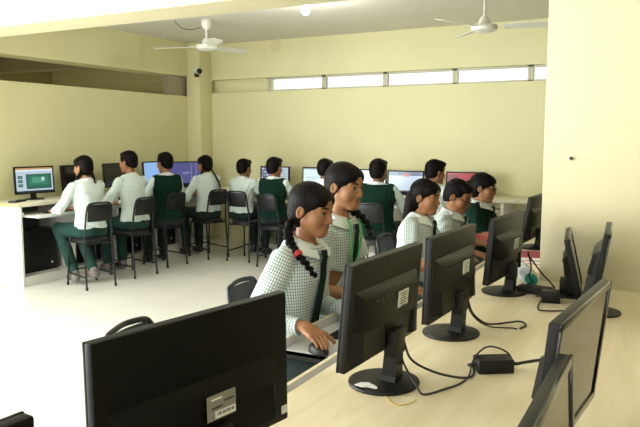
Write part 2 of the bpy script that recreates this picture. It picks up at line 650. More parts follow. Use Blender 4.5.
def head_prims(f, F, hs, near, skin=0, lip=1):
    s = lambda a, b, c: (a * hs, b * hs, c * hs * (0.92 if c < 0 else 1.0))
    f.ell(s(0, -0.016, 0.036), s(0.073, 0.091, 0.077), 0.01, skin, F)
    f.ell(s(0, 0.024, -0.022), s(0.058, 0.060, 0.080), 0.02, skin, F)
    f.ell(s(0, 0.045, 0.045), s(0.052, 0.036, 0.040), 0.02, skin, F)
    for sg in (-1, 1):
        f.rc(s(sg * 0.043, -0.002, -0.050), s(sg * 0.015, 0.060, -0.094), 0.018 * hs, 0.015 * hs, 0.025, skin, F)
        f.ell(s(sg * 0.034, 0.052, -0.026), s(0.026, 0.026, 0.028), 0.02, skin, F)
        f.ell(s(sg * 0.074, -0.012, -0.006), s(0.008, 0.018, 0.028), 0.006, skin, F, rot=rotm(sg * 0.35, -0.15, 0))
    f.ell(s(0, 0.067, -0.092), s(0.020, 0.016, 0.016), 0.02, skin, F)
    if near:
        for sg in (-1, 1):
            f.ell(s(sg * 0.031, 0.094, 0.004), s(0.020, 0.015, 0.012), 0.016, skin, F, sub=True)
            f.rc(s(sg * 0.016, 0.0765, 0.022), s(sg * 0.046, 0.064, 0.023), 0.006 * hs, 0.006 * hs, 0.012, skin, F)
            f.ell(s(sg * 0.031, 0.0655, 0.004), s(0.0165, 0.0150, 0.0150), 0.004, skin, F)
            f.ell(s(sg * 0.031, 0.0800, 0.0030), s(0.0140, 0.0100, 0.0058), 0.0015, skin, F, sub=True)
            f.ell(s(sg * 0.081, -0.008, -0.004), s(0.006, 0.011, 0.019), 0.004, skin, F, sub=True)
    f.rc(s(0, 0.079, 0.014), s(0, 0.098, -0.028), 0.0065 * hs, 0.0095 * hs, 0.012, skin, F)
    for sg in (-1, 1):
        f.ell(s(sg * 0.0115, 0.088, -0.033), s(0.0085, 0.010, 0.0075), 0.006, skin, F)
    f.ell(s(0, 0.075, -0.060), s(0.024, 0.014, 0.020), 0.012, skin, F)
    f.ell(s(0, 0.0842, -0.0555), s(0.0205, 0.0085, 0.0050), 0.003, lip, F)
    f.ell(s(0, 0.0828, -0.0655), s(0.0175, 0.0085, 0.0060), 0.003, lip, F)


def person(label, loc, facing, hz=1.15, lean=0.05, head=(0, 0, 0), vox=0.007, skin=0, top='shirt', sleeve='long',
           hair='boy', hands=None, near=False, hs=1.0, face=False, braids=(), legs='under', check=None, wide=1.0,
           trouser=None, glasses=False, tie=False, collar=True, shoes=True, feet=None, lanyard=False, curl=0.5, hoff=0.0,
           hand_dirs=None, group=None, shoulder=1.0, neck=1.0, elbow=0.75, pink_band=False, thigh=0.395):
    root = empty('person', label, 'person', (loc[0], loc[1], 0), R(facing), group)
    Rz = Matrix.Rotation(-R(facing), 3, 'Z')
    to_local = lambda w: Rz @ Vector((w[0] - loc[0], w[1] - loc[1], w[2]))
    zs = (hz + (0.042 if face else 0.030) - SEAT) / (1.15 - SEAT)
    Zs = lambda z: SEAT + (z - SEAT) * zs
    cyf = lambda z: lean * max(0.0, (z - Zs(0.52))) / (hz - Zs(0.52))
    prof = [(Zs(z), cyf(Zs(z)), a * wide, b * (0.5 + 0.5 * wide)) for z, c, a, b in PROF]
    hc = np.array((hoff, cyf(hz) + 0.018, hz))
    HR = rotm(*[R(a) for a in head])
    HF = (HR, hc)
    sk = SKINS[skin]
    shx = 0.148 * wide * shoulder
    S = {sg: Vector((sg * shx, cyf(Zs(0.945)), Zs(0.945))) for sg in (-1, 1)}
    hands = hands or {}
    arm = {}
    for sg in (-1, 1):
        if sg in hands:
            w = to_local(hands[sg])
        else:
            w = Vector((sg * 0.12, cyf(Zs(0.9)) + 0.33, 0.80))
        E_, W_ = ik(S[sg], w, 0.245, 0.225, (sg * elbow, -0.35, -1.0))
        if hand_dirs and sg in hand_dirs:
            d = (Rz @ Vector(hand_dirs[sg])).normalized()
        else:
            d = (W_ - E_).normalized(); d.z *= 0.25; d.x -= sg * 0.15; d.normalize()
        arm[sg] = (E_, W_, d)
    fx = feet or {-1: (-0.09, 0.40), 1: (0.09, 0.38)}
    hip = {sg: (sg * 0.082, 0.02, 0.545) for sg in (-1, 1)}
    knee = {sg: (sg * 0.105, thigh, 0.535) for sg in (-1, 1)}
    ank = {sg: (fx[sg][0], fx[sg][1] - 0.02, 0.085 if len(fx[sg]) < 3 else fx[sg][2]) for sg in (-1, 1)}

    # ---- the body: one continuous surface
    f = SDF(vox)
    f.loft(prof[:-2] + [(Zs(1.008), cyf(Zs(1.0)), 0.052, 0.042)], 0.0, 0.02, 0)
    f.rc((0, cyf(Zs(1.0)) + 0.004, Zs(0.990)), tuple(hc + HR @ np.array((0, -0.018, -0.055))), 0.047 * neck, 0.042 * hs * neck, 0.02, 0)
    head_prims(f, HF, hs, face)
    for sg in (-1, 1):
        E_, W_, d = arm[sg]
        f.rc(S[sg], E_, 0.041, 0.033, 0.02, 0)
        f.rc(E_, W_, 0.033, 0.021, 0.012, 0)
        n = Vector((0, 0, -1)); n = (n - d * n.dot(d)).normalized()
        side = d.cross(n) * (1 if sg > 0 else -1)
        if side.x * sg > 0: side = -side      # thumbs inwards when palms are down
        hand_prims(f, W_ + d * 0.012, d, n, side, 0.92, curl, 1.0, 0, fr=0.0070 if vox < 0.004 else max(0.0078, vox * 1.05))
        f.rc(hip[sg], knee[sg], 0.072, 0.052, 0.02, 0)
        f.rc(knee[sg], ank[sg], 0.050, 0.034, 0.012, 0)
        f.rc(ank[sg], (ank[sg][0], ank[sg][1] + 0.11, ank[sg][2] - 0.05), 0.032, 0.024, 0.01, 0)
    f.build('body', [sk, LIP], root)

    # ---- shirt
    cm = check or SHIRT_F
    lf = SDF(vox)
    lf.loft(prof, 0.0125, 0.02, 0, zlo=Zs(0.57))
    ends = []
    tight = 0.007 if top == 'sweater' else 0.0
    long_arm = sleeve == 'long'
    for sg in (-1, 1):
        E_, W_, d = arm[sg]
        if long_arm:
            lf.rc(S[sg], E_, 0.052 - tight, 0.045 - tight, 0.02, 0)
            w2 = E_ + (W_ - E_) * 0.90
            lf.rc(E_, w2, 0.046 - tight, 0.031, 0.014, 0)
            ends.append((np.array(W_ - (W_ - E_).normalized() * 0.03), np.array((W_ - E_).normalized()), 0.07))
        else:
            e2 = S[sg] + (E_ - S[sg]) * 0.64
            lf.rc(S[sg], e2, 0.056, 0.060, 0.02, 0)
            ends.append((np.array(S[sg] + (E_ - S[sg]) * 0.62), np.array((E_ - S[sg]).normalized()), 0.14))

    for (p0, nn, rad) in ends:
        def cut(X, Y, Z, p0=p0, nn=nn, rad=rad):
            a = (X - p0[0]) * nn[0] + (Y - p0[1]) * nn[1] + (Z - p0[2]) * nn[2]
            q = np.sqrt((X - p0[0]) ** 2 + (Y - p0[1]) ** 2 + (Z - p0[2]) ** 2)
            return np.where(q < rad, a, -1.0)
        lf.cuts.append(cut)
    nz, ny = Zs(1.005), cyf(Zs(1.0))
    lf.cuts.append(lambda X, Y, Z: (Z - nz) - 0.30 * (ny - Y) + 0 * X)
    ph = rnd.random() * 6
    lf.warp = lambda X, Y, Z: 0.0035 * np.sin(46 * Z + 14 * X + 9 * np.sin(11 * Y + 7 * X + ph)) + 0.003 * np.sin(31 * X - 22 * Y + 18 * Z + ph)
    lf.build('shirt', [cm], root, uv=True)

    # ---- trousers
    tm = trouser or TROUSER_D
    tf = SDF(max(vox, 0.006))
    tf.loft([p for p in prof if p[0] < Zs(0.70)], 0.004, 0.02, 0, zhi=Zs(0.60))
    for sg in (-1, 1):
        tf.rc(hip[sg], knee[sg], 0.084, 0.066, 0.03, 0)
        a = Vector(knee[sg]) + (Vector(ank[sg]) - Vector(knee[sg])) * 0.93
        tf.rc(knee[sg], a, 0.065, 0.052, 0.012, 0)
    tf.warp = lambda X, Y, Z: 0.002 * np.sin(30 * Y + 25 * Z + 20 * X + ph)
    tf.build('trousers', [tm], root)
    if shoes:
        for sg in (-1, 1):
            b = SDF(0.007)
            x, y, z = ank[sg]
            b.rc((x, y - 0.025, z - 0.045), (x, y + 0.10, z - 0.050), 0.040, 0.036, 0.01, 0, flat=(np.array((0, 0, 1.0)), 0.8))
            b.rc((x, y - 0.01, z - 0.03), (x, y - 0.005, z + 0.005), 0.040, 0.042, 0.01, 0)
            b.cuts.append(lambda X, Y, Z, zz=z - 0.0845: (zz + 0.001) - Z + 0 * X + 0 * Y)
            b.build('shoe', [SHOE if trouser else SHOE_D], root)

    if pink_band:  # rough pink band around the left forearm
        E_, W_, d = arm[-1]
        wf = SDF(0.004)
        wf.rc(E_ + (W_ - E_) * 0.55, W_ + d * 0.03, 0.040, 0.034, 0.01, 0)
        wf.warp = lambda X, Y, Z: 0.0016 * np.sin(190 * X) * np.sin(170 * Y + 150 * Z)
        wf.build('forearm_band', [mat('pink_matte', (0.42, 0.075, 0.065), 0.9, bump=0.4, bscale=250)], root)

    # ---- vest or sweater over the shirt
    off = 0.011
    if top in ('vest', 'sweater'):
        vf = SDF(vox)
        vf.loft(prof, 0.0245, 0.02, 0, zlo=Zs(0.555))
        if top == 'sweater':
            for sg in (-1, 1):
                E_, W_, d = arm[sg]
                vf.rc(S[sg], E_, 0.058, 0.050, 0.02, 0)
                vf.rc(E_, E_ + (W_ - E_) * 0.85, 0.054, 0.040, 0.014, 0)
        else:
            for sg in (-1, 1):
                vf.rc((sg * shx * 0.86, cyf(Zs(0.945)), Zs(0.948)), (sg * shx * 0.95, cyf(Zs(0.93)), Zs(0.88)), 0.060, 0.064, 0.02, 0)
            lim = 0.172 * wide
            vf.cuts.append(lambda X, Y, Z: np.where(Z > Zs(0.78), np.abs(X) - lim, -1.0) + 0 * Y)
        yb, zn = cyf(Zs(1.0)), Zs(1.0)
        vf.cuts.append(lambda X, Y, Z: np.where(Y > yb, (Z - (zn - 0.135)) - 1.6 * np.abs(X) - 0.0, (Z - zn) - 0.0 * X))
        vf.cuts.append(lambda X, Y, Z: 0.064 - np.sqrt(X ** 2 + (Y - yb) ** 2) - np.clip(zn - 0.03 - Z, 0, None))
        vf.warp = lambda X, Y, Z: 0.003 * np.sin(40 * Z + 12 * X + 9 * np.sin(11 * Y + 7 * X + ph))
        vf.build(top, [VEST], root)
        off = 0.022

    def front_y(x, z, o):
        zz = [p[0] for p in prof]
        cy, a, b = (np.interp(z, zz, [p[i] for p in prof]) for i in (1, 2, 3))
        a += o; b += o
        return cy + b * math.sqrt(max(0.02, 1 - (x / a) ** 2))

    # ---- collar: a folded band with two points
    zc_, yc_ = Zs(1.012), cyf(Zs(1.01))
    if collar:
        cb = MB()
        nseg = 36
        vi, vo = [], []
        for i in range(nseg + 1):
            a = R(-158 + 316 * i / nseg)          # 0 = back of the neck
            pt = max(0.0, (abs(math.degrees(a)) - 105) / 53)
            dirx, diry = math.sin(a), -math.cos(a)
            zt = zc_ + 0.020 - 0.030 * (0.5 + 0.5 * diry)
            ri = 0.052 * neck
            lo_ = zc_ - 0.016 - 0.036 * (0.5 + 0.5 * diry) - 0.020 * pt
            cyl_, al, bl = (np.interp(lo_, [p[0] for p in prof], [p[q_] for p in prof]) for q_ in (1, 2, 3))
            al += off + (0.014 if top == 'sweater' else 0.006); bl += off + (0.014 if top == 'sweater' else 0.006)
            ro = max(0.070, 1 / math.sqrt((dirx / al) ** 2 + (diry / bl) ** 2))
            if diry < 0.2: ro = min(ro, 0.092)
            vi.append((dirx * ri, yc_ + diry * ri, zt)); vo.append((dirx * ro, yc_ + diry * ro, lo_))
        vm = [(p[0] * .5 + q[0] * .5, yc_ + ((p[1] - yc_) * .5 + (q[1] - yc_) * .5), p[2] * .55 + q[2] * .45 + 0.010) for p, q in zip(vi, vo)]
        inner = [(p[0] * 0.93, yc_ + (p[1] - yc_) * 0.93, p[2] - 0.001) for p in vi]
        innb = [(q[0] * 0.90, yc_ + (q[1] - yc_) * 0.90, q[2] + 0.004) for q in vo]
        rows = [inner, vi, vm, vo, innb, inner]
        k = nseg + 1
        vs = [p for r_ in rows[:5] for p in r_]
        fs = [((r_ % 5) * k + i, (r_ % 5) * k + i + 1, ((r_ + 1) % 5) * k + i + 1, ((r_ + 1) % 5) * k + i) for r_ in range(5) for i in range(nseg)]
        cb.add(vs, fs, 0, True)
        cb.add([r_[0] for r_ in rows[:5]], [(0, 1, 2, 3, 4)], 0)
        cb.add([r_[-1] for r_ in rows[:5]], [(4, 3, 2, 1, 0)], 0)
        cb.build('collar', [COLLARW if top != 'shirt' else cm if False else COLLARW], root)

    def strip(name, m, pts, w, th=0.004):
        b = MB()
        vs = []
        for i, (x, y, z) in enumerate(pts):
            ww = w[i] if isinstance(w, (list, tuple)) else w
            a, c = Vector(pts[max(i - 1, 0)]), Vector(pts[min(i + 1, len(pts) - 1)])
            t = (c - a).normalized()
            sd = t.cross(Vector((0, 1, 0.15))).normalized() * ww * 0.5
            p = Vector((x, y, z)); n_ = t.cross(sd).normalized() * th * 0.5
            if n_.y < 0: n_ = -n_
            vs += [p + sd + n_, p - sd + n_, p - sd - n_, p + sd - n_]
        fs = []
        for i in range(len(pts) - 1):
            for j in range(4):
                fs.append((i * 4 + j, i * 4 + (j + 1) % 4, i * 4 + 4 + (j + 1) % 4, i * 4 + 4 + j))
        fs += [(3, 2, 1, 0), tuple(len(vs) - 4 + j for j in range(4))]
        b.add(vs, fs)
        return b.build(name, [m], root)

    if tie:
        pts, ws = [], []
        z0, z1 = Zs(0.975), Zs(0.64)
        for i in range(14):
            t = i / 13
            z = z0 + (z1 - z0) * t
            pts.append((0.004 * math.sin(5 * t), front_y(0, z, off) + 0.010 + (0.008 if i < 2 else 0), z))
            ws.append(0.034 if i == 0 else 0.030 if i == 1 else 0.026 + 0.034 * t if i < 13 else 0.012)
        strip('tie', TIE, pts, ws, 0.008)
    if lanyard:
        for sg in (-1, 1):
            pts = []
            for i in range(12):
                t = i / 11
                z = Zs(1.0) + (Zs(0.72) - Zs(1.0)) * t
                x = sg * (0.062 * (1 - t) ** 1.1 + 0.004) + (0.03 * math.sin(PI * t) if sg < 0 else 0.02 * math.sin(PI * t))
                pts.append((x, front_y(x, z, 0.011) + 0.008 + (0.012 if t > 0.3 else 0.02 * (1 - t)), z))
            strip('lanyard', LANYARD, pts, 0.016, 0.003)

    # ---- hair
    hv = min(vox, 0.006)
    h = SDF(hv)
    s = lambda *a: tuple(q * hs for q in a)
    if hair == 'boy':
        h.ell(s(0, -0.020, 0.042), s(0.080, 0.095, 0.083), 0.01, 0, HF)
        h.ell(s(0, -0.046, 0.008), s(0.072, 0.062, 0.064), 0.015, 0, HF)
        h.ell(s(0, -0.050, -0.020), s(0.060, 0.050, 0.066), 0.02, 0, HF)
        h.ell(s(0.01, 0.040, 0.084), s(0.056, 0.045, 0.030), 0.02, 0, HF)
        h.ell(s(0, 0.108, -0.014), s(0.074, 0.070, 0.094), 0.006, 0, HF, sub=True)
        Ri = HR.T

        def cutb(X, Y, Z):
            x, y, z = X - hc[0], Y - hc[1], Z - hc[2]
            ly = x * HR[0, 1] + y * HR[1, 1] + z * HR[2, 1]
            lz = x * HR[0, 2] + y * HR[1, 2] + z * HR[2, 2]
            lx = x * HR[0, 0] + y * HR[1, 0] + z * HR[2, 0]
            return (0.70 * ly - 0.012 - 0.30 * np.clip(np.abs(lx) - 0.02, 0, None)) - lz
        h.cuts.append(cutb)
        h.warp = lambda X, Y, Z: 0.0025 * np.sin(120 * X + 40 * np.sin(20 * Z)) * np.sin(90 * Y + 60 * Z)
    else:
        h.ell(s(0, -0.019, 0.038), s(0.0795, 0.0955, 0.0825), 0.01, 0, HF)
        h.ell(s(0, -0.042, -0.016), s(0.074, 0.066, 0.076), 0.02, 0, HF)
        h.ell(s(0, 0.038, 0.054), s(0.063, 0.052, 0.044), 0.02, 0, HF)
        h.ell(s(0, 0.122, -0.046), s(0.070, 0.072, 0.103), 0.004, 0, HF, sub=True)
        h.ell(s(0, 0.112, 0.000), s(0.046, 0.056, 0.074), 0.006, 0, HF, sub=True)
        h.ell(s(0, 0.06, -0.115), s(0.12, 0.10, 0.078), 0.004, 0, HF, sub=True)
        h.warp = lambda X, Y, Z: 0.0004 * np.sin(420 * X + 30 * Z) + 0.0004 * np.sin(450 * Y - 60 * Z)
        h.rc(s(0, 0.075, 0.092), s(0, -0.01, 0.1285), 0.0035 * hs, 0.0035 * hs, 0.004, 0, HF, sub=True)
        if hair == 'bun':
            h.ell(s(0, -0.115, 0.000), s(0.036, 0.034, 0.038), 0.012, 0, HF)
        if hair == 'tail':
            pts = catmull([hc + HR @ np.array(q) for q in ((0.02, -0.095, 0.02), (0.03, -0.135, -0.03), (0.035, -0.14, -0.11), (0.035, -0.125, -0.20), (0.03, -0.11, -0.26))], 5)
            for a, b, i in zip(pts[:-1], pts[1:], range(99)):
                h.rc(a, b, 0.030 - 0.0008 * i, 0.030 - 0.0008 * (i + 1), 0.01, 0)
        if hair == 'loose':
            for sx_ in (-0.035, 0.0, 0.035):
                h.rc(tuple(hc + HR @ np.array((sx_, -0.07, -0.02))), tuple(hc + HR @ np.array((sx_ * 1.1, -0.085, -0.20))), 0.040, 0.022, 0.02, 0)
    hobj = h.build('hair', [HAIR], root, smooth=1)
    for br in braids:
        pts = catmull([Vector(q) + Vector(hc) for q in br['pts']], 10)
        b = SDF(min(vox, 0.005))
        r0 = br.get('r', 0.019)
        L = 0; nxt = 0; i = 0
        tot = sum((q - p).length for p, q in zip(pts[:-1], pts[1:]))
        ribbon_at = br.get('ribbon', 0.8)
        rib_p = None
        step = r0 * 0.72
        for p, q in zip(pts[:-1], pts[1:]):
            seg = (q - p).length
            while nxt <= L + seg:
                c = p.lerp(q, (nxt - L) / max(seg, 1e-6))
                t = (q - p).normalized()
                sd = t.cross(Vector((0.3, 0.2, 1)) if abs(t.z) < .9 else Vector((0, 1, 0))).normalized()
                fr = nxt / tot
                rr = r0 * (1 - 0.35 * fr)
                sg = 1 if i % 2 else -1
                b.ell(c + sd * rr * 0.42 * sg, (rr * 0.82, rr * 0.82, rr * 0.95), 0.003, 0)
                if rib_p is None and fr > ribbon_at: rib_p = (c, t, rr)
                nxt += step; i += 1
            L += seg
        bo = b.build('braid', [HAIR], root)
        if rib_p and br.get('tie', True):
            m = MB()
            c, t, rr = rib_p
            m.tube([c - t * 0.010, c - t * .004, c + t * .004, c + t * 0.010], [rr * 1.0, rr * 1.25, rr * 1.25, rr * 1.0], 12)
            m.build('hair_ribbon', [REDRIB if br.get('red') else RUBBER], bo)

    # ---- eyes, brows
    if face:
        HM = Matrix(HR.tolist())
        for sg in (-1, 1):
            m = MB()
            c = Vector(hc) + HM @ (Vector((sg * 0.031, 0.0655, 0.0035)) * hs)
            prof_e = [(0.0, 0.0), (0.12, 0), (0.30, 1), (0.50, 1), (0.55, 2), (0.9, 2), (1.3, 2), (PI / 2, 2)]
            n_ = 16
            vs, fs, ms = [], [], []
            r_ = 0.0133 * hs
            ring = []
            lookd = (HM @ Vector((0.10 if True else 0, 1, -0.16))).normalized()
            ex = lookd.cross(Vector((0, 0, 1))).normalized(); ez = ex.cross(lookd)
            for (ang, mi_) in prof_e:
                for j in range(n_):
                    a = 2 * PI * j / n_
                    vs.append(c + (lookd * math.cos(ang) + (ex * math.cos(a) + ez * math.sin(a)) * math.sin(ang)) * r_)
            for i in range(len(prof_e) - 1):
                mi_ = 1 if prof_e[i + 1][0] <= 0.51 else 0
                m.add(vs[i * n_:(i + 2) * n_], [(j, n_ + j, n_ + (j + 1) % n_, (j + 1) % n_) for j in range(n_)], mi_, True)
            m.build('eye', [EYEW, IRIS], root)
            # upper lid and lash line
            l = MB()
            pts = []
            for i in range(9):
                t = -1 + 2 * i / 8
                pts.append(Vector(hc) + HM @ (Vector((sg * 0.031 + t * 0.0165, 0.0822 - 0.0070 * t * t - (0.004 if t * sg > 0 else 0.0) * t * sg, 0.0056 + 0.0038 * (1 - t * t))) * hs))
            l.tube(pts, [0.0009 + 0.0013 * math.sin(PI * i / 8) for i in range(9)], 6)
            l.build('eyelash', [HAIR], root)
            e = MB()
            pts = []
            for i in range(10):
                t = i / 9
                x = 0.013 + 0.038 * t
                pts.append(Vector(hc) + HM @ (Vector((sg * x, 0.0855 - 0.010 * t - 0.011 * t * t, 0.0225 + 0.007 * math.sin(PI * (0.15 + 0.75 * t)))) * hs))
            e.tube(pts, [0.0016 + 0.0020 * math.sin(PI * min(1, 0.25 + 0.75 * i / 9)) for i in range(10)], 6)
            e.build('eyebrow', [HAIR], root)
    if glasses:
        g = MB()
        HM = Matrix(HR.tolist())
        P = lambda x, y, z: Vector(hc) + HM @ (Vector((x, y, z)) * hs)
        for sg in (-1, 1):
            pts = [P(sg * 0.033 + 0.023 * math.cos(2 * PI * i / 20), 0.098 - 0.012 * abs(0.033 * sg + 0.023 * math.cos(2 * PI * i / 20)) / 0.05, 0.004 + 0.016 * math.sin(2 * PI * i / 20)) for i in range(20)]
            g.tube(pts, 0.0022, 6, closed=True)
            g.tube([P(sg * 0.056, 0.086, 0.008), P(sg * 0.074, 0.04, 0.008), P(sg * 0.080, -0.012, 0.010)], 0.0020, 6)
        g.tube([P(-0.010, 0.0965, 0.008), P(0, 0.099, 0.010), P(0.010, 0.0965, 0.008)], 0.002, 6)
        g.build('glasses', [BLACKG], root)
    return root


# ------------------------------------------------------------------ the room
XL, YB, ZC = -6.2, 8.0, 2.78


def sbox(name, m, boxes, bev=0.0):
    b = MB()
    for (x0, x1, y0, y1, z0, z1) in boxes:
        b.box(((x0 + x1) / 2, (y0 + y1) / 2, (z0 + z1) / 2), (x1 - x0, y1 - y0, z1 - z0), bev=bev)
    return structure(b.build(name, [m]))


sbox('floor', FLOOR, [(-9.4, 3.2, -3.2, 8.3, -0.1, 0)])
sbox('ceiling', CEIL, [(-9.4, 3.2, -3.2, 8.3, ZC, ZC + 0.1)])
# back wall: window strip between two wall bands, blank niche at its left end
WZ0, WZ1 = 2.10, 2.285
sbox('wall_back', WALL, [(-9.4, 3.2, YB, YB + 0.22, 0, WZ0), (-9.4, 3.2, YB, YB + 0.22, WZ1, ZC), (-9.4, -5.06, YB + 0.10, YB + 0.22, WZ0, WZ1),
                         (-0.62, 3.2, YB, YB + 0.22, WZ0, WZ1)])
WX = [-5.05, -4.177, -3.31, -2.416, -1.538, -0.62]
GLASS = mat('window_glass', (0.95, 0.98, 0.97), 0.05)
_b = GLASS.node_tree.nodes['Principled BSDF']
_b.inputs['Transmission Weight'].default_value = 1.0
_b.inputs['IOR'].default_value = 1.02
_b.inputs['Alpha'].default_value = 0.25
for i in range(5):
    x0, x1 = WX[i], WX[i + 1]
    m = MB()
    t = 0.034
    ym = YB + 0.055
    for (a, b_, c, d) in ((x0, x1, WZ0, WZ0 + t * 0.6), (x0, x1, WZ1 - t * 0.8, WZ1), (x0, x0 + t, WZ0, WZ1), (x1 - t, x1, WZ0, WZ1)):
        m.box(((a + b_) / 2, ym, (c + d) / 2), (b_ - a, 0.05, d - c), bev=0.004)
    w = structure(m.build('window_%d' % (i + 1), [FRAME]))
    p = MB()
    p.box(((x0 + x1) / 2, ym + 0.005, (WZ0 + WZ1) / 2), (x1 - x0 - 2 * t + .004, 0.005, WZ1 - WZ0 - t * 1.2))
    p.build('pane', [GLASS], w)

# left wall: half-height wall, opening above it, beam along the top; solid again nearer the camera
sbox('wall_left', WALL, [(XL - 0.14, XL, 3.2, YB, 0, 2.05), (XL - 0.14, XL, 3.0, 3.6, 0, 2.34)])
sbox('trim_1', WALL, [(XL - 0.30, XL + 0.02, -3.2, YB, 2.325, ZC)])            # beam along the left wall
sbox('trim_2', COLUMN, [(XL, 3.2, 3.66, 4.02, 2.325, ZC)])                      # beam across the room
sbox('trim_3', WALL, [(XL, -5.97, 7.73, YB + 0.02, 0, ZC)], 0.004)              # corner column
# wall nearer the camera beside the big daylight openings
sbox('wall_left_near', WALL, [(XL - 0.14, XL, -3.2, 3.0, 0, 0.25), (XL - 0.14, XL, -3.2, -1.8, 0.25, 2.34)])
sbox('wall_rear', WALL, [(-1.2, 3.2, -3.4, -3.2, 0, ZC), (-9.4, 3.2, -3.4, -3.2, 2.3, ZC)])
sbox('wall_right', WALL, [(3.0, 3.2, -3.2, YB, 0, ZC)])
# the neighbouring room seen through the opening
area_light('neighbour_room_fill', (-8.0, 5.6, 2.2), (-8.2, 5.6, 0), 1.2, 1.2, 26, (1.0, 0.97, 0.9))  # added fill lamp, no source in view; brightens the room behind the opening
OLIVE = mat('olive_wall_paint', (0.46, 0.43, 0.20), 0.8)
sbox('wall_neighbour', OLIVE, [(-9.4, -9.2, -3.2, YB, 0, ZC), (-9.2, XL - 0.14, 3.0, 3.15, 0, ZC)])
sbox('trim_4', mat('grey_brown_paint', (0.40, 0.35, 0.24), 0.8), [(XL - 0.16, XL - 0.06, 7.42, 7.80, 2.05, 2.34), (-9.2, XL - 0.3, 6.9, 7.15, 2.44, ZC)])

# right foreground column standing behind the worktop
m = MB()
m.box((0, 0, 0), (1.6, 0.5, ZC), bev=0.012)
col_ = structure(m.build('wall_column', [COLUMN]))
col_.location = (0.279, 3.335, ZC / 2)
col_.rotation_euler = (0, 0, R(-9))

# ------------------------------------------------------------------ furniture
DZ = 0.80
SHADE_LAM = mat('under_desk_shade_board', (0.07, 0.07, 0.075), 0.6)  # board coloured dark to stand in for the shade under the desk


def worktop():
    t = empty('computer_table', 'broad maple laminate computer table in the foreground with monitors facing both ways', 'table', (0, 0, 0))
    b = MB()
    b.prism([(-0.86, 0.19), (0.46, 0.19), (0.46, 3.065), (-0.555, 3.228), (-0.86, 3.228)], DZ - 0.03, DZ)
    b.build('tabletop', [MAPLE], t)
    t2 = empty('computer_table', 'narrow maple laminate table continuing past the left side of the column, under the farthest monitor', 'table', (0, 0, 0))
    b = MB()
    b.prism([(-0.86, 3.230), (-0.585, 3.230), (-0.585, 5.40), (-0.86, 5.40)], DZ - 0.03, DZ)
    b.build('tabletop', [MAPLE], t2)
    for y in (0.25, 1.28, 1.98, 2.62, 3.02, 3.245, 3.9, 4.6, 5.34):
        p = MB()
        x1 = 0.40 if y < 3.1 else -0.60
        p.box(((-0.84 + x1) / 2, y, (DZ - 0.03) / 2), (x1 + 0.84, 0.025, DZ - 0.03), bev=0.002)
        p.build('side_panel', [WHITE_LAM], t if y < 3.1 else t2)
    p = MB()
    p.box((-0.24, 1.63, 0.40), (0.02, 2.7, 0.70))
    p.build('modesty_panel', [WHITE_LAM], t)
    for (y0, y1) in ((1.995, 2.605), (2.635, 3.005), (3.26, 3.885), (3.915, 4.585), (1.295, 1.965)):
        p = MB()
        yc, w = (y0 + y1) / 2, (y1 - y0)
        xo = -0.02 if y0 < 1.9 else -0.15 if y0 > 2 else -0.17
        xa = -1.17 if y0 in (1.995,) else -0.93
        p.box(((xa - 0.66) / 2 - 0.03, yc, 0.708), (-0.66 - xa, w, 0.014), mi=0)
        p.box((xa - 0.035, yc, 0.723), (0.012, w, 0.046), bev=0.002, mi=0)
        p.box((xa - 0.035, yc, 0.7475), (0.013, w, 0.003), mi=2)
        for s_ in (-1, 1):
            p.box(((xa - 0.66) / 2 - 0.03, yc + s_ * (w / 2 - 0.006), 0.700), (-0.66 - xa + .01, 0.012, 0.028), mi=1)
        p.build('keyboard_tray', [GREY_LAM, BLACK, MAPLE], t if y0 < 3.1 and y1 < 3.5 else t2)
    return t


worktop()


def left_desk():
    t = empty('computer_desk', 'pale computer desk with white end panel along the left wall', 'desk', (-5.92, 4.45, 0))
    e = lambda b, n, ms: b.build(n, ms, t)
    X0, X1 = -0.275, 0.285
    b = MB()
    b.box(((X0 + X1) / 2, 1.50, DZ + 0.005), (X1 - X0, 3.02, 0.032), bev=0.002, mi=0)
    b.box(((X0 + X1) / 2, -0.012, DZ + 0.005), (X1 - X0 + .004, 0.006, 0.030), mi=1)
    e(b, 'desktop', [DESKTOP, EDGE])
    for y in (0.012, 0.66, 1.30, 1.94, 2.58, 3.0):
        b = MB()
        b.box(((X0 + X1) / 2, y, (DZ - 0.011) / 2), (X1 - X0 - .01, 0.024, DZ - 0.011), bev=0.0015)
        e(b, 'end_panel' if y < 0.1 else 'divider_panel', [WHITE_LAM])
    b = MB(); b.box((X1 - 0.02, 1.5, 0.045), (0.018, 2.98, 0.09)); e(b, 'plinth', [WHITE_LAM])
    b = MB(); b.box(((X0 + X1) / 2, 1.5, 0.085), (X1 - X0 - .02, 2.96, 0.016)); e(b, 'shelf', [WHITE_LAM])
    b = MB(); b.box((X0 + 0.015, 1.5, 0.44), (0.012, 2.96, 0.68)); e(b, 'back_panel', [SHADE_LAM])
    for y in (0.34, 0.98, 1.62, 2.26):
        b = MB()
        out = 0.16 if y < .5 else 0.10
        b.box((0.06 + out, y, 0.695), (0.46, 0.56, 0.016), bev=0.002)
        b.box((0.285 + out, y, 0.700), (0.014, 0.56, 0.034), bev=0.002)
        e(b, 'keyboard_tray', [WHITE_LAM])
        for s_ in (-1, 1):
            b = MB(); b.box((0.02, y + s_ * 0.295, 0.715), (0.50, 0.014, 0.035)); e(b, 'drawer_runner', [WHITE_MET])
    return t


left_desk()


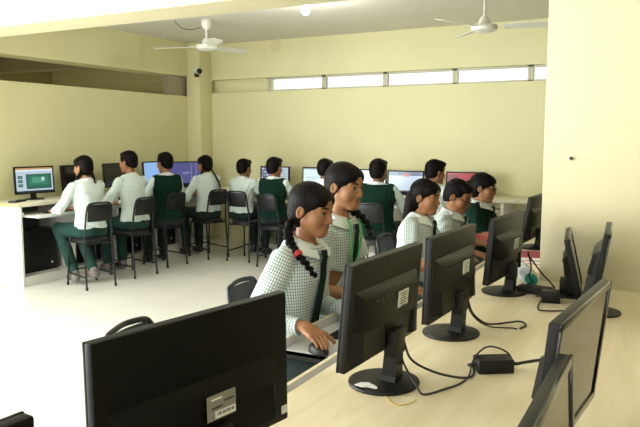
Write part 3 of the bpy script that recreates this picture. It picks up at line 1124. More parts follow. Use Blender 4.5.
def back_desk():
    t = empty('computer_desk', 'pale computer desk running along the back wall under the window strip', 'desk', (-5.58, 7.70, 0))
    e = lambda b, n, ms: b.build(n, ms, t)
    L = 4.6
    b = MB(); b.box((L / 2, 0, 0.77 + 0.005), (L, 0.56, 0.032), bev=0.002); e(b, 'desktop', [DESKTOP])
    for x in (0.65, 1.30, 1.95, 2.60, 3.25, 3.90, L - .02):
        b = MB(); b.box((x, 0, (0.77 - 0.011) / 2), (0.03, 0.54, 0.77 - 0.011), bev=0.0015); e(b, 'divider_panel', [WHITE_LAM])
    b = MB(); b.box((L / 2 + .3, -0.255, 0.045), (L - .65, 0.018, 0.09)); e(b, 'plinth', [WHITE_LAM])
    b = MB(); b.box((L / 2 + .3, 0, 0.085), (L - .65, 0.52, 0.016)); e(b, 'shelf', [WHITE_LAM])
    for x in (0.97, 1.62, 2.27, 2.92, 3.57):
        b = MB(); b.box((x, -0.20, 0.665), (0.56, 0.40, 0.016), bev=0.002); b.box((x, -0.405, 0.67), (0.56, 0.014, 0.034)); e(b, 'keyboard_tray', [WHITE_LAM])


back_desk()


# ------------------------------------------------------------------ chairs
def make_chair(name, label):
    t = empty(name, label, 'chair')
    b = MB()
    n = 24
    poly = []
    for i in range(n):                              # rounded, slightly tapering seat pad
        a = 2 * PI * i / n
        c_, s_ = math.cos(a), math.sin(a)
        q = 0.55
        x = math.copysign(abs(c_) ** q, c_) * 0.175
        y = math.copysign(abs(s_) ** q, s_) * 0.170
        poly.append((x * (1.0 - 0.06 * (y < 0)), y))
    rings = [(0.96, 0.440), (1.03, 0.448), (1.03, 0.472), (0.98, 0.481), (0.77, 0.485)]
    vs = [(x * k, y * k, z) for k, z in rings for x, y in poly]
    fs = [(r * n + i, r * n + (i + 1) % n, (r + 1) * n + (i + 1) % n, (r + 1) * n + i) for r in range(4) for i in range(n)]
    b.add(vs, fs, 0, True)
    b.add(vs[:n], [tuple(range(n - 1, -1, -1))]); b.add(vs[-n:], [tuple(range(n))], 0, True)
    b.build('seat', [CH_PAD], t)
    b = MB()
    N, Mr = 10, 8
    vs = []
    for side in (0, 1):
        for j in range(Mr + 1):
            z = 0.665 + 0.175 * j / Mr
            for i in range(N + 1):
                u = -1 + 2 * i / N
                w = 0.137 - (0.022 * max(0, (j - Mr + 2) / 2) ** 2)
                x = u * w
                y = -0.203 - 0.030 * (z - 0.665) / 0.175 - 0.012 * (1 - u * u) * 1.0 + (0.011 if side else -0.011) * (1 - 0.6 * abs(u) ** 6) * (1 - 0.6 * abs(2 * j / Mr - 1) ** 6)
                vs.append((x, y, z))
    k = (N + 1) * (Mr + 1)
    fs = []
    for j in range(Mr):
        for i in range(N):
            a = j * (N + 1) + i
            fs.append((a, a + 1, a + N + 2, a + N + 1)); fs.append((k + a, k + a + N + 1, k + a + N + 2, k + a + 1))
    ring = [i for i in range(N + 1)] + [(j) * (N + 1) + N for j in range(1, Mr + 1)] + [Mr * (N + 1) + i for i in range(N - 1, -1, -1)] + [j * (N + 1) for j in range(Mr - 1, 0, -1)]
    for q in range(len(ring)):
        a, c = ring[q], ring[(q + 1) % len(ring)]
        fs.append((c, a, k + a, k + c))
    b.add(vs, fs, 0, True)
    b.build('backrest', [CH_PAD], t)
    # inverted U carrying the backrest
    b = MB()
    pts = catmull([(-0.168, -0.178, 0.46), (-0.158, -0.195, 0.64), (-0.150, -0.222, 0.79), (-0.132, -0.236, 0.838), (-0.09, -0.240, 0.852), (0, -0.252, 0.855), (0.09, -0.240, 0.852), (0.132, -0.236, 0.838), (0.150, -0.222, 0.79), (0.158, -0.195, 0.64), (0.168, -0.178, 0.46)], 5)
    b.tube(pts, 0.0105, 8)
    b.build('back_frame', [CH_METAL], t)
    b = MB()
    b.tube([(-0.168, -0.165, 0.44), (0.168, -0.165, 0.44), (0.160, 0.150, 0.44), (-0.160, 0.150, 0.44)], 0.010, 8, closed=True)
    b.build('seat_frame', [CH_METAL], t)
    for sx in (-1, 1):
        for (p, q) in (((sx * 0.168, -0.178, 0.46), (sx * 0.178, -0.215, 0.0)), ((sx * 0.160, 0.150, 0.445), (sx * 0.178, 0.175, 0.0))):
            b = MB(); b.tube([p, q], 0.0105, 8); l = b.build('leg', [CH_METAL], t)
            b = MB(); b.cyl((q[0], q[1], 0.0), (q[0] * .996, q[1] * .99, 0.03), 0.0145, n=10); b.build('rubber_foot', [RUBBER], l)
        b = MB(); b.tube([(sx * 0.175, -0.206, 0.12), (sx * 0.173, 0.168, 0.13)], 0.008, 8); b.build('stretcher', [CH_METAL], t)
    b = MB(); b.tube([(-0.172, 0.165, 0.15), (0.172, 0.165, 0.15)], 0.008, 8); b.build('stretcher', [CH_METAL], t)
    for o in t.children_recursive:
        for v in o.data.vertices:
            v.co.x *= 0.86
            if v.co.z > 0.5: v.co.z = 0.5 + (v.co.z - 0.5) * 0.96
    return t


_ch = []


def chair(label, x, y, facing, group=None):
    o = make_chair('metal_chair', label) if not _ch else dup_tree(_ch[0])
    if not _ch: _ch.append(o)
    o.location = (x, y, 0)
    o.rotation_euler = (0, 0, R(facing))
    tag(o, label, 'chair', group)
    return o


GC = 'black metal school chairs'
chair('black metal chair under the girl in green trousers at the green-slide monitor', -5.14, 4.84, 74, GC)
chair('black metal chair of the white-shirted boy, second from the end panel of the left desk', -5.16, 5.45, 84, GC)
chair('black metal chair behind the vest-wearing boy at the left desk', -5.25, 6.07, 84, GC)
chair('black metal chair under the girl with a long back braid near the corner', -5.13, 6.74, 74, GC)
chair('black metal chair of the white-shirted boy nearest the corner at the back desk', -4.58, 6.80, 2, GC)
chair('black metal chair behind the vest-wearing boy beside the purple-blue monitor', -4.02, 6.62, -8, GC)
chair('black metal chair behind the broad vest-wearing boy in the middle of the back desk', -2.60, 6.12, 5, GC)
chair('black metal chair with its back showing behind the girl with the red hair ribbon', -1.41, 2.42, -84, GC)
chair('empty black metal chair just showing over the top edge of the large foreground monitor', -1.35, 1.68, -82, GC)
chair('black metal chair behind the girl with long loose hair', -1.40, 3.98, -90, GC)
chair('black metal chair standing beyond the girl in the green sweater, left of the column', -1.03, 5.55, -165, GC)


# ------------------------------------------------------------------ monitors
def screen_mesh(parent, w, h, y, zc, content):
    """content: rectangles (x0, x1, z0, z1, material) in 0..1 screen units, later ones on top"""
    b = MB()
    ms = []

    def mi(m):
        if m not in ms: ms.append(m)
        return ms.index(m)
    for k, (a, c, d, e_, m) in enumerate(content):
        yy = y + 0.0006 * k
        X0, X1 = w / 2 - a * w, w / 2 - c * w          # seen from the front, screen-left is local +x
        Z0, Z1 = zc - h / 2 + d * h, zc - h / 2 + e_ * h
        b.quad([(X0, yy, Z0), (X0, yy, Z1), (X1, yy, Z1), (X1, yy, Z0)], mi(m))
    o = b.build('screen', ms, parent)
    return o


OFF = [(0, 1, 0, 1, SCREEN_OFF)]


def make_monitor(label, loc, facing, tilt=4, w=0.44, h=0.272, zc=0.205, style='label', content=None, base=True, base_r=0.10, group=None, roll=0, baseoff=0.0, glossy=False):
    """local: screen looks to +y, origin on the desk under the base"""
    t = empty('monitor', label, 'monitor', loc, R(facing), group)
    T = Matrix.Translation((0, 0.0, zc)) @ Matrix.Rotation(R(tilt), 4, 'X')     # tilt: top goes back
    hold = lambda o: (setattr(o, 'matrix_local', T), o)[1]
    b = MB()                                         # housing with the raised lower back
    b.box((0, 0.002, 0), (w, 0.020, h), bev=0.004)
    zt = h * (0.06 if style == 'plate' else 0.25)
    yb = -0.036

    def bulge(x0, x1, z0, z1, slx=0.012, top_slope=0.020, bs=0.004):
        vs = [(x0, -0.006, z0), (x1, -0.006, z0), (x1, -0.006, z1), (x0, -0.006, z1),
              (x0 + slx, yb, z0 + bs), (x1 - slx, yb, z0 + bs), (x1 - slx, yb + 0.006, z1 - top_slope), (x0 + slx, yb + 0.006, z1 - top_slope)]
        b.add(vs, [(4, 5, 1, 0), (5, 6, 2, 1), (6, 7, 3, 2), (7, 4, 0, 3), (7, 6, 5, 4)])
    bl, br = -w * 0.455, w * 0.415
    zm = -h * 0.12
    zb = -h * 0.42
    bulge(bl, br, zm, zt, 0.034, 0.026, 0.0)
    if style == 'plate':
        bulge(bl, br, zb, zm + .0005, 0.030, 0.0, 0.010)
    else:
        bulge(bl, -0.030, zb, zm + .0005, 0.022, 0.0, 0.006)
        bulge(0.115, br, zb, zm + .0005, 0.022, 0.0, 0.006)
        b.box((0.0425, -0.016, (zm + zb) / 2 + .01), (0.15, 0.020, (zm - zb)), mi=0)
    if style == 'label':
        for i in range(9):                            # cooling slots
            b.box((-0.12 + i * 0.03, yb + 0.0035, zt - 0.030), (0.018, 0.004, 0.0025), mi=1)
    hold(b.build('housing', [BLACKD if style == 'plate' else BLACK, BLACKG], t))
    b = MB()                                          # bezel
    bz = 0.015
    for (x, z, sx, sz) in ((0, h / 2 - bz / 2, w, bz), (0, -h / 2 + bz * .6, w, bz * 1.2), (w / 2 - bz / 2, 0, bz, h), (-w / 2 + bz / 2, 0, bz, h)):
        b.box((x, 0.0135, z), (sx, 0.006, sz), bev=0.0015)
    hold(b.build('bezel', [BLACKG if glossy else BLACK], t))
    hold(screen_mesh(t, w - 2 * bz, h - 2.2 * bz, 0.0127, 0.002, content or OFF))
    # sticker with print
    b = MB()
    if style == 'label':
        b.box((0.042, yb - 0.0006 + 0.003, 0.010), (0.064, 0.0012, 0.048), mi=0)
        for i in range(6):
            b.box((0.042 + (0.004 if i % 2 else 0), yb - 0.0016 + 0.003, 0.027 - i * 0.007), (0.044 - 0.006 * (i % 3), 0.0006, 0.0022), mi=1)
        hold(b.build('rating_label', [STICK, INK], t))
    elif style == 'plate':
        px, pz = 0.012, -0.030
        b.box((px, yb - 0.0012, pz), (0.070, 0.0012, 0.046), mi=0)
        b.box((px + 0.008, yb - 0.0022, pz - 0.014), (0.050, 0.0012, 0.013), mi=2)
        for i in range(12):
            b.box((px - 0.012 + i * 0.0036, yb - 0.0030, pz - 0.013), (0.0009 + 0.0007 * (i % 3), 0.0005, 0.006), mi=1)
        for i in range(3):
            b.box((px - 0.012 + 0.030 * (i % 2), yb - 0.0022, pz + 0.015 - 0.008 * i), (0.026, 0.0006, 0.003), mi=2 if i == 0 else 1)
        hold(b.build('rating_plate', [STICKD, INK, STICK], t))
        b = MB()
        b.box((w / 2 - 0.013, -0.0085, -h / 2 + 0.024), (0.018, 0.0012, 0.017))
        hold(b.build('corner_sticker', [STICK], t))
        b = MB()
        b.box((0.065, -0.040, -h * 0.43), (0.034, 0.022, 0.016), bev=0.002)
        hold(b.build('video_plug', [BLUE], t))
    # stand
    b = MB()
    b.box((0, -0.030, zc - 0.100), (0.066, 0.036, 0.070), bev=0.006)
    b.build('hinge', [BLACK], t)
    b = MB()
    zl = zc - 0.075
    vs = []
    for (z, hx, y0, y1) in ((0.014, 0.026, -0.042, 0.006), (0.03, 0.022, -0.044, -0.004), (zl, 0.020, -0.048, -0.014)):
        vs += [(-hx, y0, z), (hx, y0, z), (hx, y1, z), (-hx, y1, z)]
    fs = [(i * 4 + j, i * 4 + (j + 1) % 4, i * 4 + 4 + (j + 1) % 4, i * 4 + 4 + j) for i in range(2) for j in range(4)] + [(8, 9, 10, 11)]
    b.add(vs, fs)
    b.build('stand_neck', [BLACK], t)
    if base:
        b = MB()
        b.lathe([(base_r * 0.98, 0.0), (base_r, 0.004), (base_r * 0.985, 0.008), (base_r * 0.8, 0.0125), (base_r * 0.3, 0.016), (0.0, 0.0165)], n=40, sx=1.0, sy=0.95)
        b.build('stand_base', [BLACK], t)
    return t


GM = 'black monitors standing with their backs to the camera side'
yawM = lambda hd: 90 - hd
make_monitor('nearest black monitor at the bottom left, only its upper corner showing', (-0.655, 0.285, DZ), 86, tilt=1, w=0.44, h=0.268, zc=0.206, style='plate', group=GM)
make_monitor('large black monitor in the left foreground with a grey rating plate on its dark back', (-0.744, 0.953, DZ), 80, tilt=-1, w=0.456, h=0.268, zc=0.205, style='plate', group=GM)
mB = make_monitor('black monitor with a torn paper scrap on its round base', (-0.671, 1.640, DZ), 87, tilt=5, w=0.430, h=0.268, zc=0.220, group=GM)
make_monitor('black monitor next beyond the paper-scrap monitor, a cable curling on the table behind it', (-0.651, 2.178, DZ), 87.5, tilt=2, w=0.430, h=0.272, zc=0.214, group=GM)
make_monitor('black monitor with a white label, beside the teal-capped bottle', (-0.634, 2.890, DZ), 86, tilt=5, w=0.420, h=0.270, zc=0.198, group=GM)
make_monitor('farthest black monitor of the table, half hidden behind the column edge', (-0.745, 4.18, DZ), 87, tilt=10, w=0.44, h=0.271, zc=0.185, group=GM)
GR = 'black monitors with dark screens turned to the right'
make_monitor('nearest right-hand black monitor, cut by the bottom edge of the picture', (-0.150, 0.960, DZ), -90, tilt=3, w=0.435, h=0.272, zc=0.155, style='label', group=GR, glossy=True)
make_monitor('right-hand black monitor whose glossy dark screen mirrors the table', (-0.170, 1.415, DZ), -95.6, tilt=-5.7, w=0.439, h=0.277, zc=0.198, group=GR, glossy=True)
make_monitor('slim black monitor seen edge-on, leaning back, left of its forward-leaning neighbour', (-0.372, 2.965, DZ), -83, tilt=13, w=0.40, h=0.25, zc=0.138, base_r=0.078, group=GR, glossy=True)
make_monitor('slim black monitor leaning forward beside the column', (-0.242, 2.705, DZ), -86, tilt=-9, w=0.40, h=0.26, zc=0.196, base_r=0.085, group=GR, glossy=True)

# lit screens of the wall desks
E_ = emission_mat
S_WHITE = E_('screen_white', (0.80, 0.88, 0.95), 0.9)
S_PALE = E_('screen_pale_blue', (0.62, 0.75, 0.88), 0.8)
S_CYAN = E_('screen_cyan_white', (0.72, 0.90, 0.90), 1.0)
S_BLUE = E_('screen_sky_blue', (0.30, 0.52, 0.90), 0.9)
S_PURPLE = E_('screen_indigo', (0.085, 0.085, 0.27), 0.9)
S_PURL = E_('screen_indigo_line', (0.35, 0.36, 0.62), 0.8)
S_GREEN = E_('screen_slide_green', (0.015, 0.16, 0.095), 0.8)
S_GREENL = E_('screen_slide_light_green', (0.08, 0.38, 0.24), 0.8)
S_DKGREEN = E_('screen_slide_dark_green', (0.010, 0.06, 0.04), 0.8)
S_ORANGE = E_('screen_orange_bar', (0.75, 0.38, 0.14), 0.7)
S_GREY = E_('screen_grey', (0.45, 0.52, 0.58), 0.7)
S_DARK = E_('screen_dark_bar', (0.02, 0.03, 0.05), 0.6)
S_RED = E_('screen_red', (0.50, 0.035, 0.045), 0.8)
S_NAVY = E_('screen_navy', (0.06, 0.08, 0.22), 0.8)

slide = [(0, 1, 0, 1, S_PALE), (0, 1, 0.93, 1, S_ORANGE), (0, 1, 0.85, 0.93, S_WHITE), (0, 1, 0.80, 0.85, S_PALE), (0, 1, 0, 0.06, S_DARK)]
for k in range(3):
    slide += [(0.05, 0.17, 0.56 - 0.17 * k, 0.68 - 0.17 * k, S_DKGREEN), (0.07, 0.15, 0.585 - 0.17 * k, 0.655 - 0.17 * k, S_GREENL)]
slide += [(0.26, 0.95, 0.13, 0.74, S_DKGREEN), (0.27, 0.94, 0.16, 0.73, S_GREEN), (0.33, 0.86, 0.28, 0.66, E_('screen_slide_mid_green', (0.03, 0.24, 0.15), 0.8)), (0.42, 0.76, 0.38, 0.60, S_GREENL), (0.68, 0.75, 0.46, 0.60, S_WHITE), (0.700, 0.725, 0.50, 0.54, S_DARK)]
code = [(0, 1, 0, 1, S_PURPLE), (0.40, 0.64, 0.50, 0.535, S_PURL), (0.40, 0.60, 0.45, 0.475, S_PURL), (0.66, 0.675, 0.05, 0.95, S_PURL), (0.82, 0.835, 0.05, 0.95, S_PURL)]
web = [(0, 1, 0, 1, S_NAVY)] + [(0.02 + 0.09 * (i % 5), 0.09 + 0.09 * (i % 5), 0.86 - 0.17 * (i // 5), 0.97 - 0.17 * (i // 5), [S_PALE, S_PURL, S_GREY][i % 3]) for i in range(25)] + [(0.52, 1, 0.0, 1, S_PALE)] + [(0.56, 0.95, 0.86 - 0.12 * i, 0.90 - 0.12 * i, S_GREY) for i in range(7)]
desk_bl = [(0, 1, 0, 1, S_PALE), (0, 1, 0.80, 1, S_NAVY), (0.40, 0.62, 0.76, 0.90, E_('screen_red_patch', (0.6, 0.12, 0.12), 0.8)), (0, 0.28, 0.82, 0.97, E_('screen_teal_patch', (0.10, 0.30, 0.34), 0.8)), (0, 1, 0, 0.06, S_DARK)]
page = [(0, 1, 0, 1, S_CYAN), (0, 1, 0.93, 1, S_GREY), (0.1, 0.8, 0.5, 0.54, S_PALE), (0.1, 0.7, 0.4, 0.43, S_PALE)]
blue = [(0, 1, 0, 1, S_BLUE), (0, 1, 0, 0.05, S_NAVY)]
white = [(0, 1, 0, 1, S_WHITE), (0, 1, 0.93, 1, S_PALE)]
red = [(0, 1, 0, 1, S_RED), (0, 0.3, 0.3, 0.9, E_('screen_dark_red', (0.25, 0.02, 0.03), 0.8)), (0, 1, 0, 0.06, S_DARK)]
GLm = 'monitors on the left wall desk'
DW = DZ + 0.021
make_monitor('monitor showing a green slide at the left end of the wall desk', (-5.97, 4.90, DW), -97, tilt=3, w=0.45, h=0.285, zc=0.203, style='none', content=slide, group=GLm)
make_monitor('switched-off dark monitor between the green-slide monitor and the girl in green trousers', (-5.985, 5.47, DW), -86, tilt=5, w=0.44, h=0.285, zc=0.20, style='none', group=GLm)
make_monitor('switched-off dark monitor in front of the white-shirted boy at the left desk', (-5.985, 6.09, DW), -86, tilt=5, w=0.44, h=0.285, zc=0.20, style='none', group=GLm)
make_monitor('monitor with a plain sky-blue screen in front of the vest-wearing boy at the left desk', (-5.96, 6.77, DW), -95, tilt=3, w=0.45, h=0.295, zc=0.197, style='none', content=blue, group=GLm)
make_monitor('monitor with an indigo screen and pale lines by the corner column', (-5.88, 7.27, DW), -112, tilt=3, w=0.50, h=0.31, zc=0.175, style='none', content=code, group=GLm)
GB = 'monitors on the back wall desk'
DWB = 0.791
make_monitor('monitor with a purple-blue picture grid and a pale page beside the corner', (-4.73, 7.70, DWB), 180, tilt=3, w=0.45, h=0.27, zc=0.165, style='none', content=web, group=GB)
make_monitor('monitor with a pale cyan page half hidden by a boy\'s dark head', (-4.07, 7.70, DWB), 180, tilt=3, w=0.48, h=0.27, zc=0.165, style='none', content=page, group=GB)
make_monitor('monitor with a plain white screen left of the middle vest-wearing boy', (-3.37, 7.70, DWB), 180, tilt=3, w=0.46, h=0.27, zc=0.155, style='none', content=white, group=GB)
make_monitor('monitor with a pale blue screen under a dark top bar, right of the broad boy', (-2.88, 7.66, DWB), 176, tilt=3, w=0.47, h=0.27, zc=0.150, style='none', content=desk_bl, group=GB)
make_monitor('monitor with a dark red screen at the right of the back desk', (-2.16, 7.68, DWB), 180, tilt=3, w=0.46, h=0.27, zc=0.150, style='none', content=red, group=GB)


# ------------------------------------------------------------------ people
FRONT = 'students at the foreground table'
girlL = person('girl nearest the camera, red ribbon on her braid, hand on a mouse', (-1.375, 2.29), -90, hz=1.178, lean=0.115,
       head=(-3, -11, 0), vox=0.003, skin=0, check=SHIRT, hair='girl', face=True, near=True, hs=0.905, tie=True, neck=0.86, sleeve='long',
       hands={1: (-1.152, 2.080, 0.780), -1: (-1.10, 2.40, 0.775)}, hand_dirs={1: (0.80, -0.58, -0.13), -1: (0.95, 0.0, -0.15)},
       curl=[0.22, 0.25, 0.28, 0.32], wide=0.92, elbow=0.30,
       braids=[dict(pts=[(0.060, -0.060, -0.040), (0.074, -0.064, -0.080), (0.098, -0.040, -0.118), (0.118, 0.000, -0.150), (0.124, 0.045, -0.190), (0.112, 0.075, -0.235)], red=True, ribbon=0.58, r=0.018)])
person('girl in checked shirt with a green lanyard, sitting beyond the girl with the red ribbon', (-1.44, 2.745), -88, hz=1.238, lean=0.10,
       head=(-12, -8, 0), vox=0.0034, skin=1, check=SHIRT, hair='girl', face=True, near=True, hs=0.92, tie=True, neck=0.88, sleeve='short', wide=0.94, elbow=0.4, lanyard=True,
       hands={1: (-1.14, 2.62, 0.78), -1: (-1.10, 2.92, 0.78)}, hand_dirs={1: (0.95, 0.1, -0.2), -1: (0.95, -0.2, -0.2)},
       braids=[dict(pts=[(-0.062, -0.055, -0.05), (-0.075, -0.02, -0.10), (-0.070, 0.050, -0.14), (-0.075, 0.085, -0.18), (-0.085, 0.09, -0.23)], ribbon=0.85, r=0.021)])
person('girl in checked shirt with long loose hair down her back and a dark tie', (-1.42, 3.80), -90, hz=1.112, lean=0.10,
       head=(-6, -9, 0), vox=0.004, skin=0, check=SHIRT, hair='loose', face=True, near=True, hs=0.90, tie=True, neck=0.88, sleeve='short', wide=0.90, elbow=0.4,
       hands={1: (-1.10, 3.62, 0.79), -1: (-1.08, 3.95, 0.79)}, hand_dirs={1: (0.95, 0.1, -0.2), -1: (0.95, -0.2, -0.2)})
person('boy with glasses and short hair in checked shirt, head bent down at the foreground table', (-1.43, 4.38), -88, hz=1.07, lean=0.13,
       head=(-4, -24, 0), vox=0.004, skin=0, check=SHIRT, hair='boy', face=True, near=True, hs=0.94, tie=True, glasses=True, sleeve='short',
       hands={1: (-1.07, 4.05, 0.835), -1: (-1.06, 4.27, 0.845)}, hand_dirs={1: (0.85, 0.25, -0.25), -1: (0.95, -0.2, -0.3)}, pink_band=True, elbow=0.4)
person('girl with glasses and tied-back hair in a green sweater, farthest along the foreground table', (-1.37, 5.0), -86, hz=1.09, lean=0.08,
       head=(0, -10, 0), vox=0.004, skin=1, top='sweater', hair='bun', face=True, near=True, hs=0.95, tie=True, glasses=True,
       hands={1: (-1.0, 4.80, 0.825), -1: (-1.0, 5.12, 0.82)})

person('girl in green trousers and white shirt with two braids, watching the green-slide monitor', (-5.15, 4.88), 78, hz=1.17, lean=0.09,
       head=(16, -6, 0), vox=0.005, skin=1, hair='girl', trouser=TROUSER, hs=1.0,
       hands={-1: (-5.50, 4.72, 0.735), 1: (-5.52, 5.05, 0.735)}, thigh=0.43, feet={-1: (-0.12, 0.15, 0.11), 1: (0.03, 0.05, 0.13)},
       braids=[dict(pts=[(-0.055, -0.055, -0.05), (-0.075, -0.02, -0.10), (-0.085, 0.03, -0.16), (-0.085, 0.06, -0.22)], ribbon=0.9),
               dict(pts=[(0.050, -0.065, -0.05), (0.060, -0.085, -0.10), (0.062, -0.115, -0.16)], ribbon=0.9, r=0.017)])
person('boy in white shirt with short black hair, second along the left wall desk', (-5.15, 5.51), 82, hz=1.20, lean=0.08,
       head=(14, -6, 0), vox=0.005, skin=0, hair='boy', hs=1.03, trouser=TROUSER, hands={-1: (-5.5, 5.30, 0.74), 1: (-5.52, 5.62, 0.74)})
person('boy in green vest over white shirt at the left wall desk, facing the sky-blue screen', (-5.15, 6.05), 66, hz=1.175, lean=0.06,
       head=(14, -5, 0), vox=0.005, skin=0, top='vest', hair='boy', hs=1.04, hands={-1: (-5.5, 6.05, 0.76), 1: (-5.42, 6.38, 0.75)})
person('girl in white shirt with a long thin braid down her back, nearest the corner', (-5.10, 6.74), 72, hz=1.135, lean=0.06,
       head=(12, -5, 0), vox=0.005, skin=0, hair='girl', hs=1.0, hands={-1: (-5.44, 6.66, 0.76), 1: (-5.42, 6.98, 0.76)},
       braids=[dict(pts=[(0.045, -0.068, -0.05), (0.060, -0.105, -0.10), (0.085, -0.135, -0.17), (0.125, -0.14, -0.26), (0.135, -0.135, -0.34)], r=0.013, ribbon=0.9),
               dict(pts=[(-0.055, -0.055, -0.05), (-0.065, -0.03, -0.10), (-0.07, -0.01, -0.14)], r=0.014, ribbon=0.9)])
person('boy in pale checked shirt at the corner end of the back wall desk', (-4.71, 6.86), -4, hz=1.09, lean=0.06,
       head=(-4, -6, 0), vox=0.005, skin=2, hair='boy', hs=1.0)
person('boy in green vest with his back to us before the purple-blue screen', (-4.15, 6.68), 2, hz=1.115, lean=0.05,
       head=(-8, -4, 0), vox=0.005, skin=0, top='vest', hair='boy', hs=1.05)
person('boy whose dark head shows behind the lanyard girl, at the back desk', (-3.36, 6.42), 0, hz=1.12, lean=0.06,
       head=(0, -5, 0), vox=0.005, skin=2, hair='boy', hs=1.0)
person('broad boy in green vest in the middle of the back desk, before the wide screen', (-2.65, 6.22), 2, hz=1.125, lean=0.05,
       head=(-3, -4, 0), vox=0.005, skin=2, top='vest', hair='boy', hs=1.08, wide=1.14)
person('boy in pale shirt leaning right in front of the dark red screen', (-2.15, 6.40), -16, hz=1.12, lean=0.07,
       head=(-22, -8, 0), vox=0.005, skin=0, hair='boy', hs=1.06)

# ------------------------------------------------------------------ things on the desks
def keyboard(label, loc, rz, L=0.40, W=0.13):
    t = empty('keyboard', label, 'keyboard', loc, R(rz), 'black keyboards')
    b = MB(); b.box((0, 0, 0.009), (L, W, 0.018), bev=0.005); b.build('keyboard_body', [BLACK], t)
    b = MB()
    for r_ in range(5):
        n = 15
        for i in range(n):
            b.box((-L / 2 + 0.02 + (L - 0.04) * (i + .5) / n, -W / 2 + 0.02 + (W - 0.04) * (r_ + .5) / 5, 0.0195), ((L - .04) / n * .84, (W - .04) / 5 * .82, 0.006))
    b.build('keys', [BLACKG], t)
    return t


def mouse(label, loc, rz):
    t = empty('mouse', label, 'computer mouse', loc, R(rz), 'black computer mice')
    f = SDF(0.002)
    f.ell((0, 0, 0.008), (0.030, 0.055, 0.027), 0.004, 0)
    f.cuts.append(lambda X, Y, Z: 0.0005 - Z + 0 * X + 0 * Y)
    f.build('mouse_shell', [BLACK], t)
    b = MB(); b.cyl((-0.003, 0.028, 0.030), (0.003, 0.028, 0.030), 0.007, n=12); b.build('scroll_wheel', [RUBBER], t)
    return t


TZ = 0.715
mouse('black mouse under the hand of the girl with the red ribbon', (-1.072, 2.022, TZ), -126)
keyboard('black keyboard on the grey tray beside the red-ribbon girl\'s mouse', (-1.05, 2.385, TZ), 90, L=0.40)
keyboard('black keyboard at the lanyard girl\'s place, behind the paper-scrap monitor', (-0.86, 2.82, TZ), 90, L=0.34)
keyboard('black keyboard in front of the girl with loose hair', (-0.86, 3.46, TZ), 90, L=0.40)
keyboard('thin black keyboard lying flat left of the green-slide monitor stand', (-5.86, 4.60, DW), -66, L=0.20, W=0.09)
keyboard('black keyboard on the white tray of the girl in green trousers', (-5.58, 4.90, 0.704), 90, L=0.36)
keyboard('black keyboard in front of the indigo screen', (-5.78, 7.16, DW), -72, L=0.36)


def tower(label, x, y, rz):
    t = empty('computer_tower', label, 'computer', (x, y, 0.0935), R(rz), 'black computer towers under the desks')
    b = MB(); b.box((0, 0, 0.215), (0.19, 0.40, 0.43), bev=0.006); b.build('case', [BLACK], t)
    b = MB()
    b.box((0, 0.206, 0.215), (0.188, 0.020, 0.43), bev=0.008)
    b.box((0, 0.217, 0.36), (0.150, 0.004, 0.042), bev=0.001)
    b.box((0, 0.217, 0.305), (0.150, 0.004, 0.042), bev=0.001)
    b.build('front_panel', [BLACKG], t)
    b = MB(); b.cyl((0.0, 0.214, 0.20), (0.0, 0.220, 0.20), 0.012, n=16); b.build('power_button', [WHITE_MET], t)
    b = MB(); b.box((0.0955, 0.13, 0.075), (0.002, 0.022, 0.022)); b.build('sticker', [STICK], t)
    b = MB()
    for sx in (-1, 1):
        for sy in (-1, 1):
            b.cyl((sx * .07, sy * .14, -0.0005), (sx * .07, sy * .14, 0.008), 0.012, n=10)
    b.build('feet', [RUBBER], t)
    return t


tower('black computer tower on the desk shelf under the green-slide monitor', -5.88, 4.80, 0)
tower('black computer tower under the second place of the left desk', -5.88, 5.40, 0)
tower('black computer tower under the third place of the left desk', -5.88, 6.06, 0)
tower('black computer tower under the last place of the left desk', -5.88, 6.70, 0)
tower('black computer tower under the corner end of the back desk', -4.50, 7.70, 180)
tower('black computer tower under the back desk behind the vest-wearing boy', -3.86, 7.70, 180)


def adaptor(label, loc, rz, sx, sy, sz):
    t = empty('power_adaptor', label, 'power adaptor', loc, R(rz), 'black power adaptors on the maple table')
    b = MB(); b.box((0, 0, sz / 2), (sx, sy, sz), bev=0.004); b.build('adaptor_case', [BLACK], t)
    for s_ in (-1, 1):
        b = MB(); b.cyl((s_ * sx * .49, 0, sz * .5), (s_ * (sx / 2 + 0.022), 0, sz * .46), 0.007, 0.004, n=10)
        b.build('strain_relief', [RUBBER], t)
    return t


adaptor('black power adaptor with looped cable, in the middle of the maple table', (-0.435, 1.872, DZ), 32, 0.102, 0.060, 0.040)
adaptor('flat black power adaptor beside the bottle\'s teal cap', (-0.515, 2.93, DZ), -8, 0.135, 0.060, 0.030)
adaptor('small cube-shaped black power adaptor in front of the column foot', (-0.430, 2.80, DZ), 10, 0.072, 0.062, 0.046)


def cable(label, pts, r=0.0035):
    b = MB()
    b.tube(catmull(pts, 8), r, 8)
    o = b.build('cable', [RUBBER])
    tag(o, label, 'cable', 'black cables on the maple table')
    return o


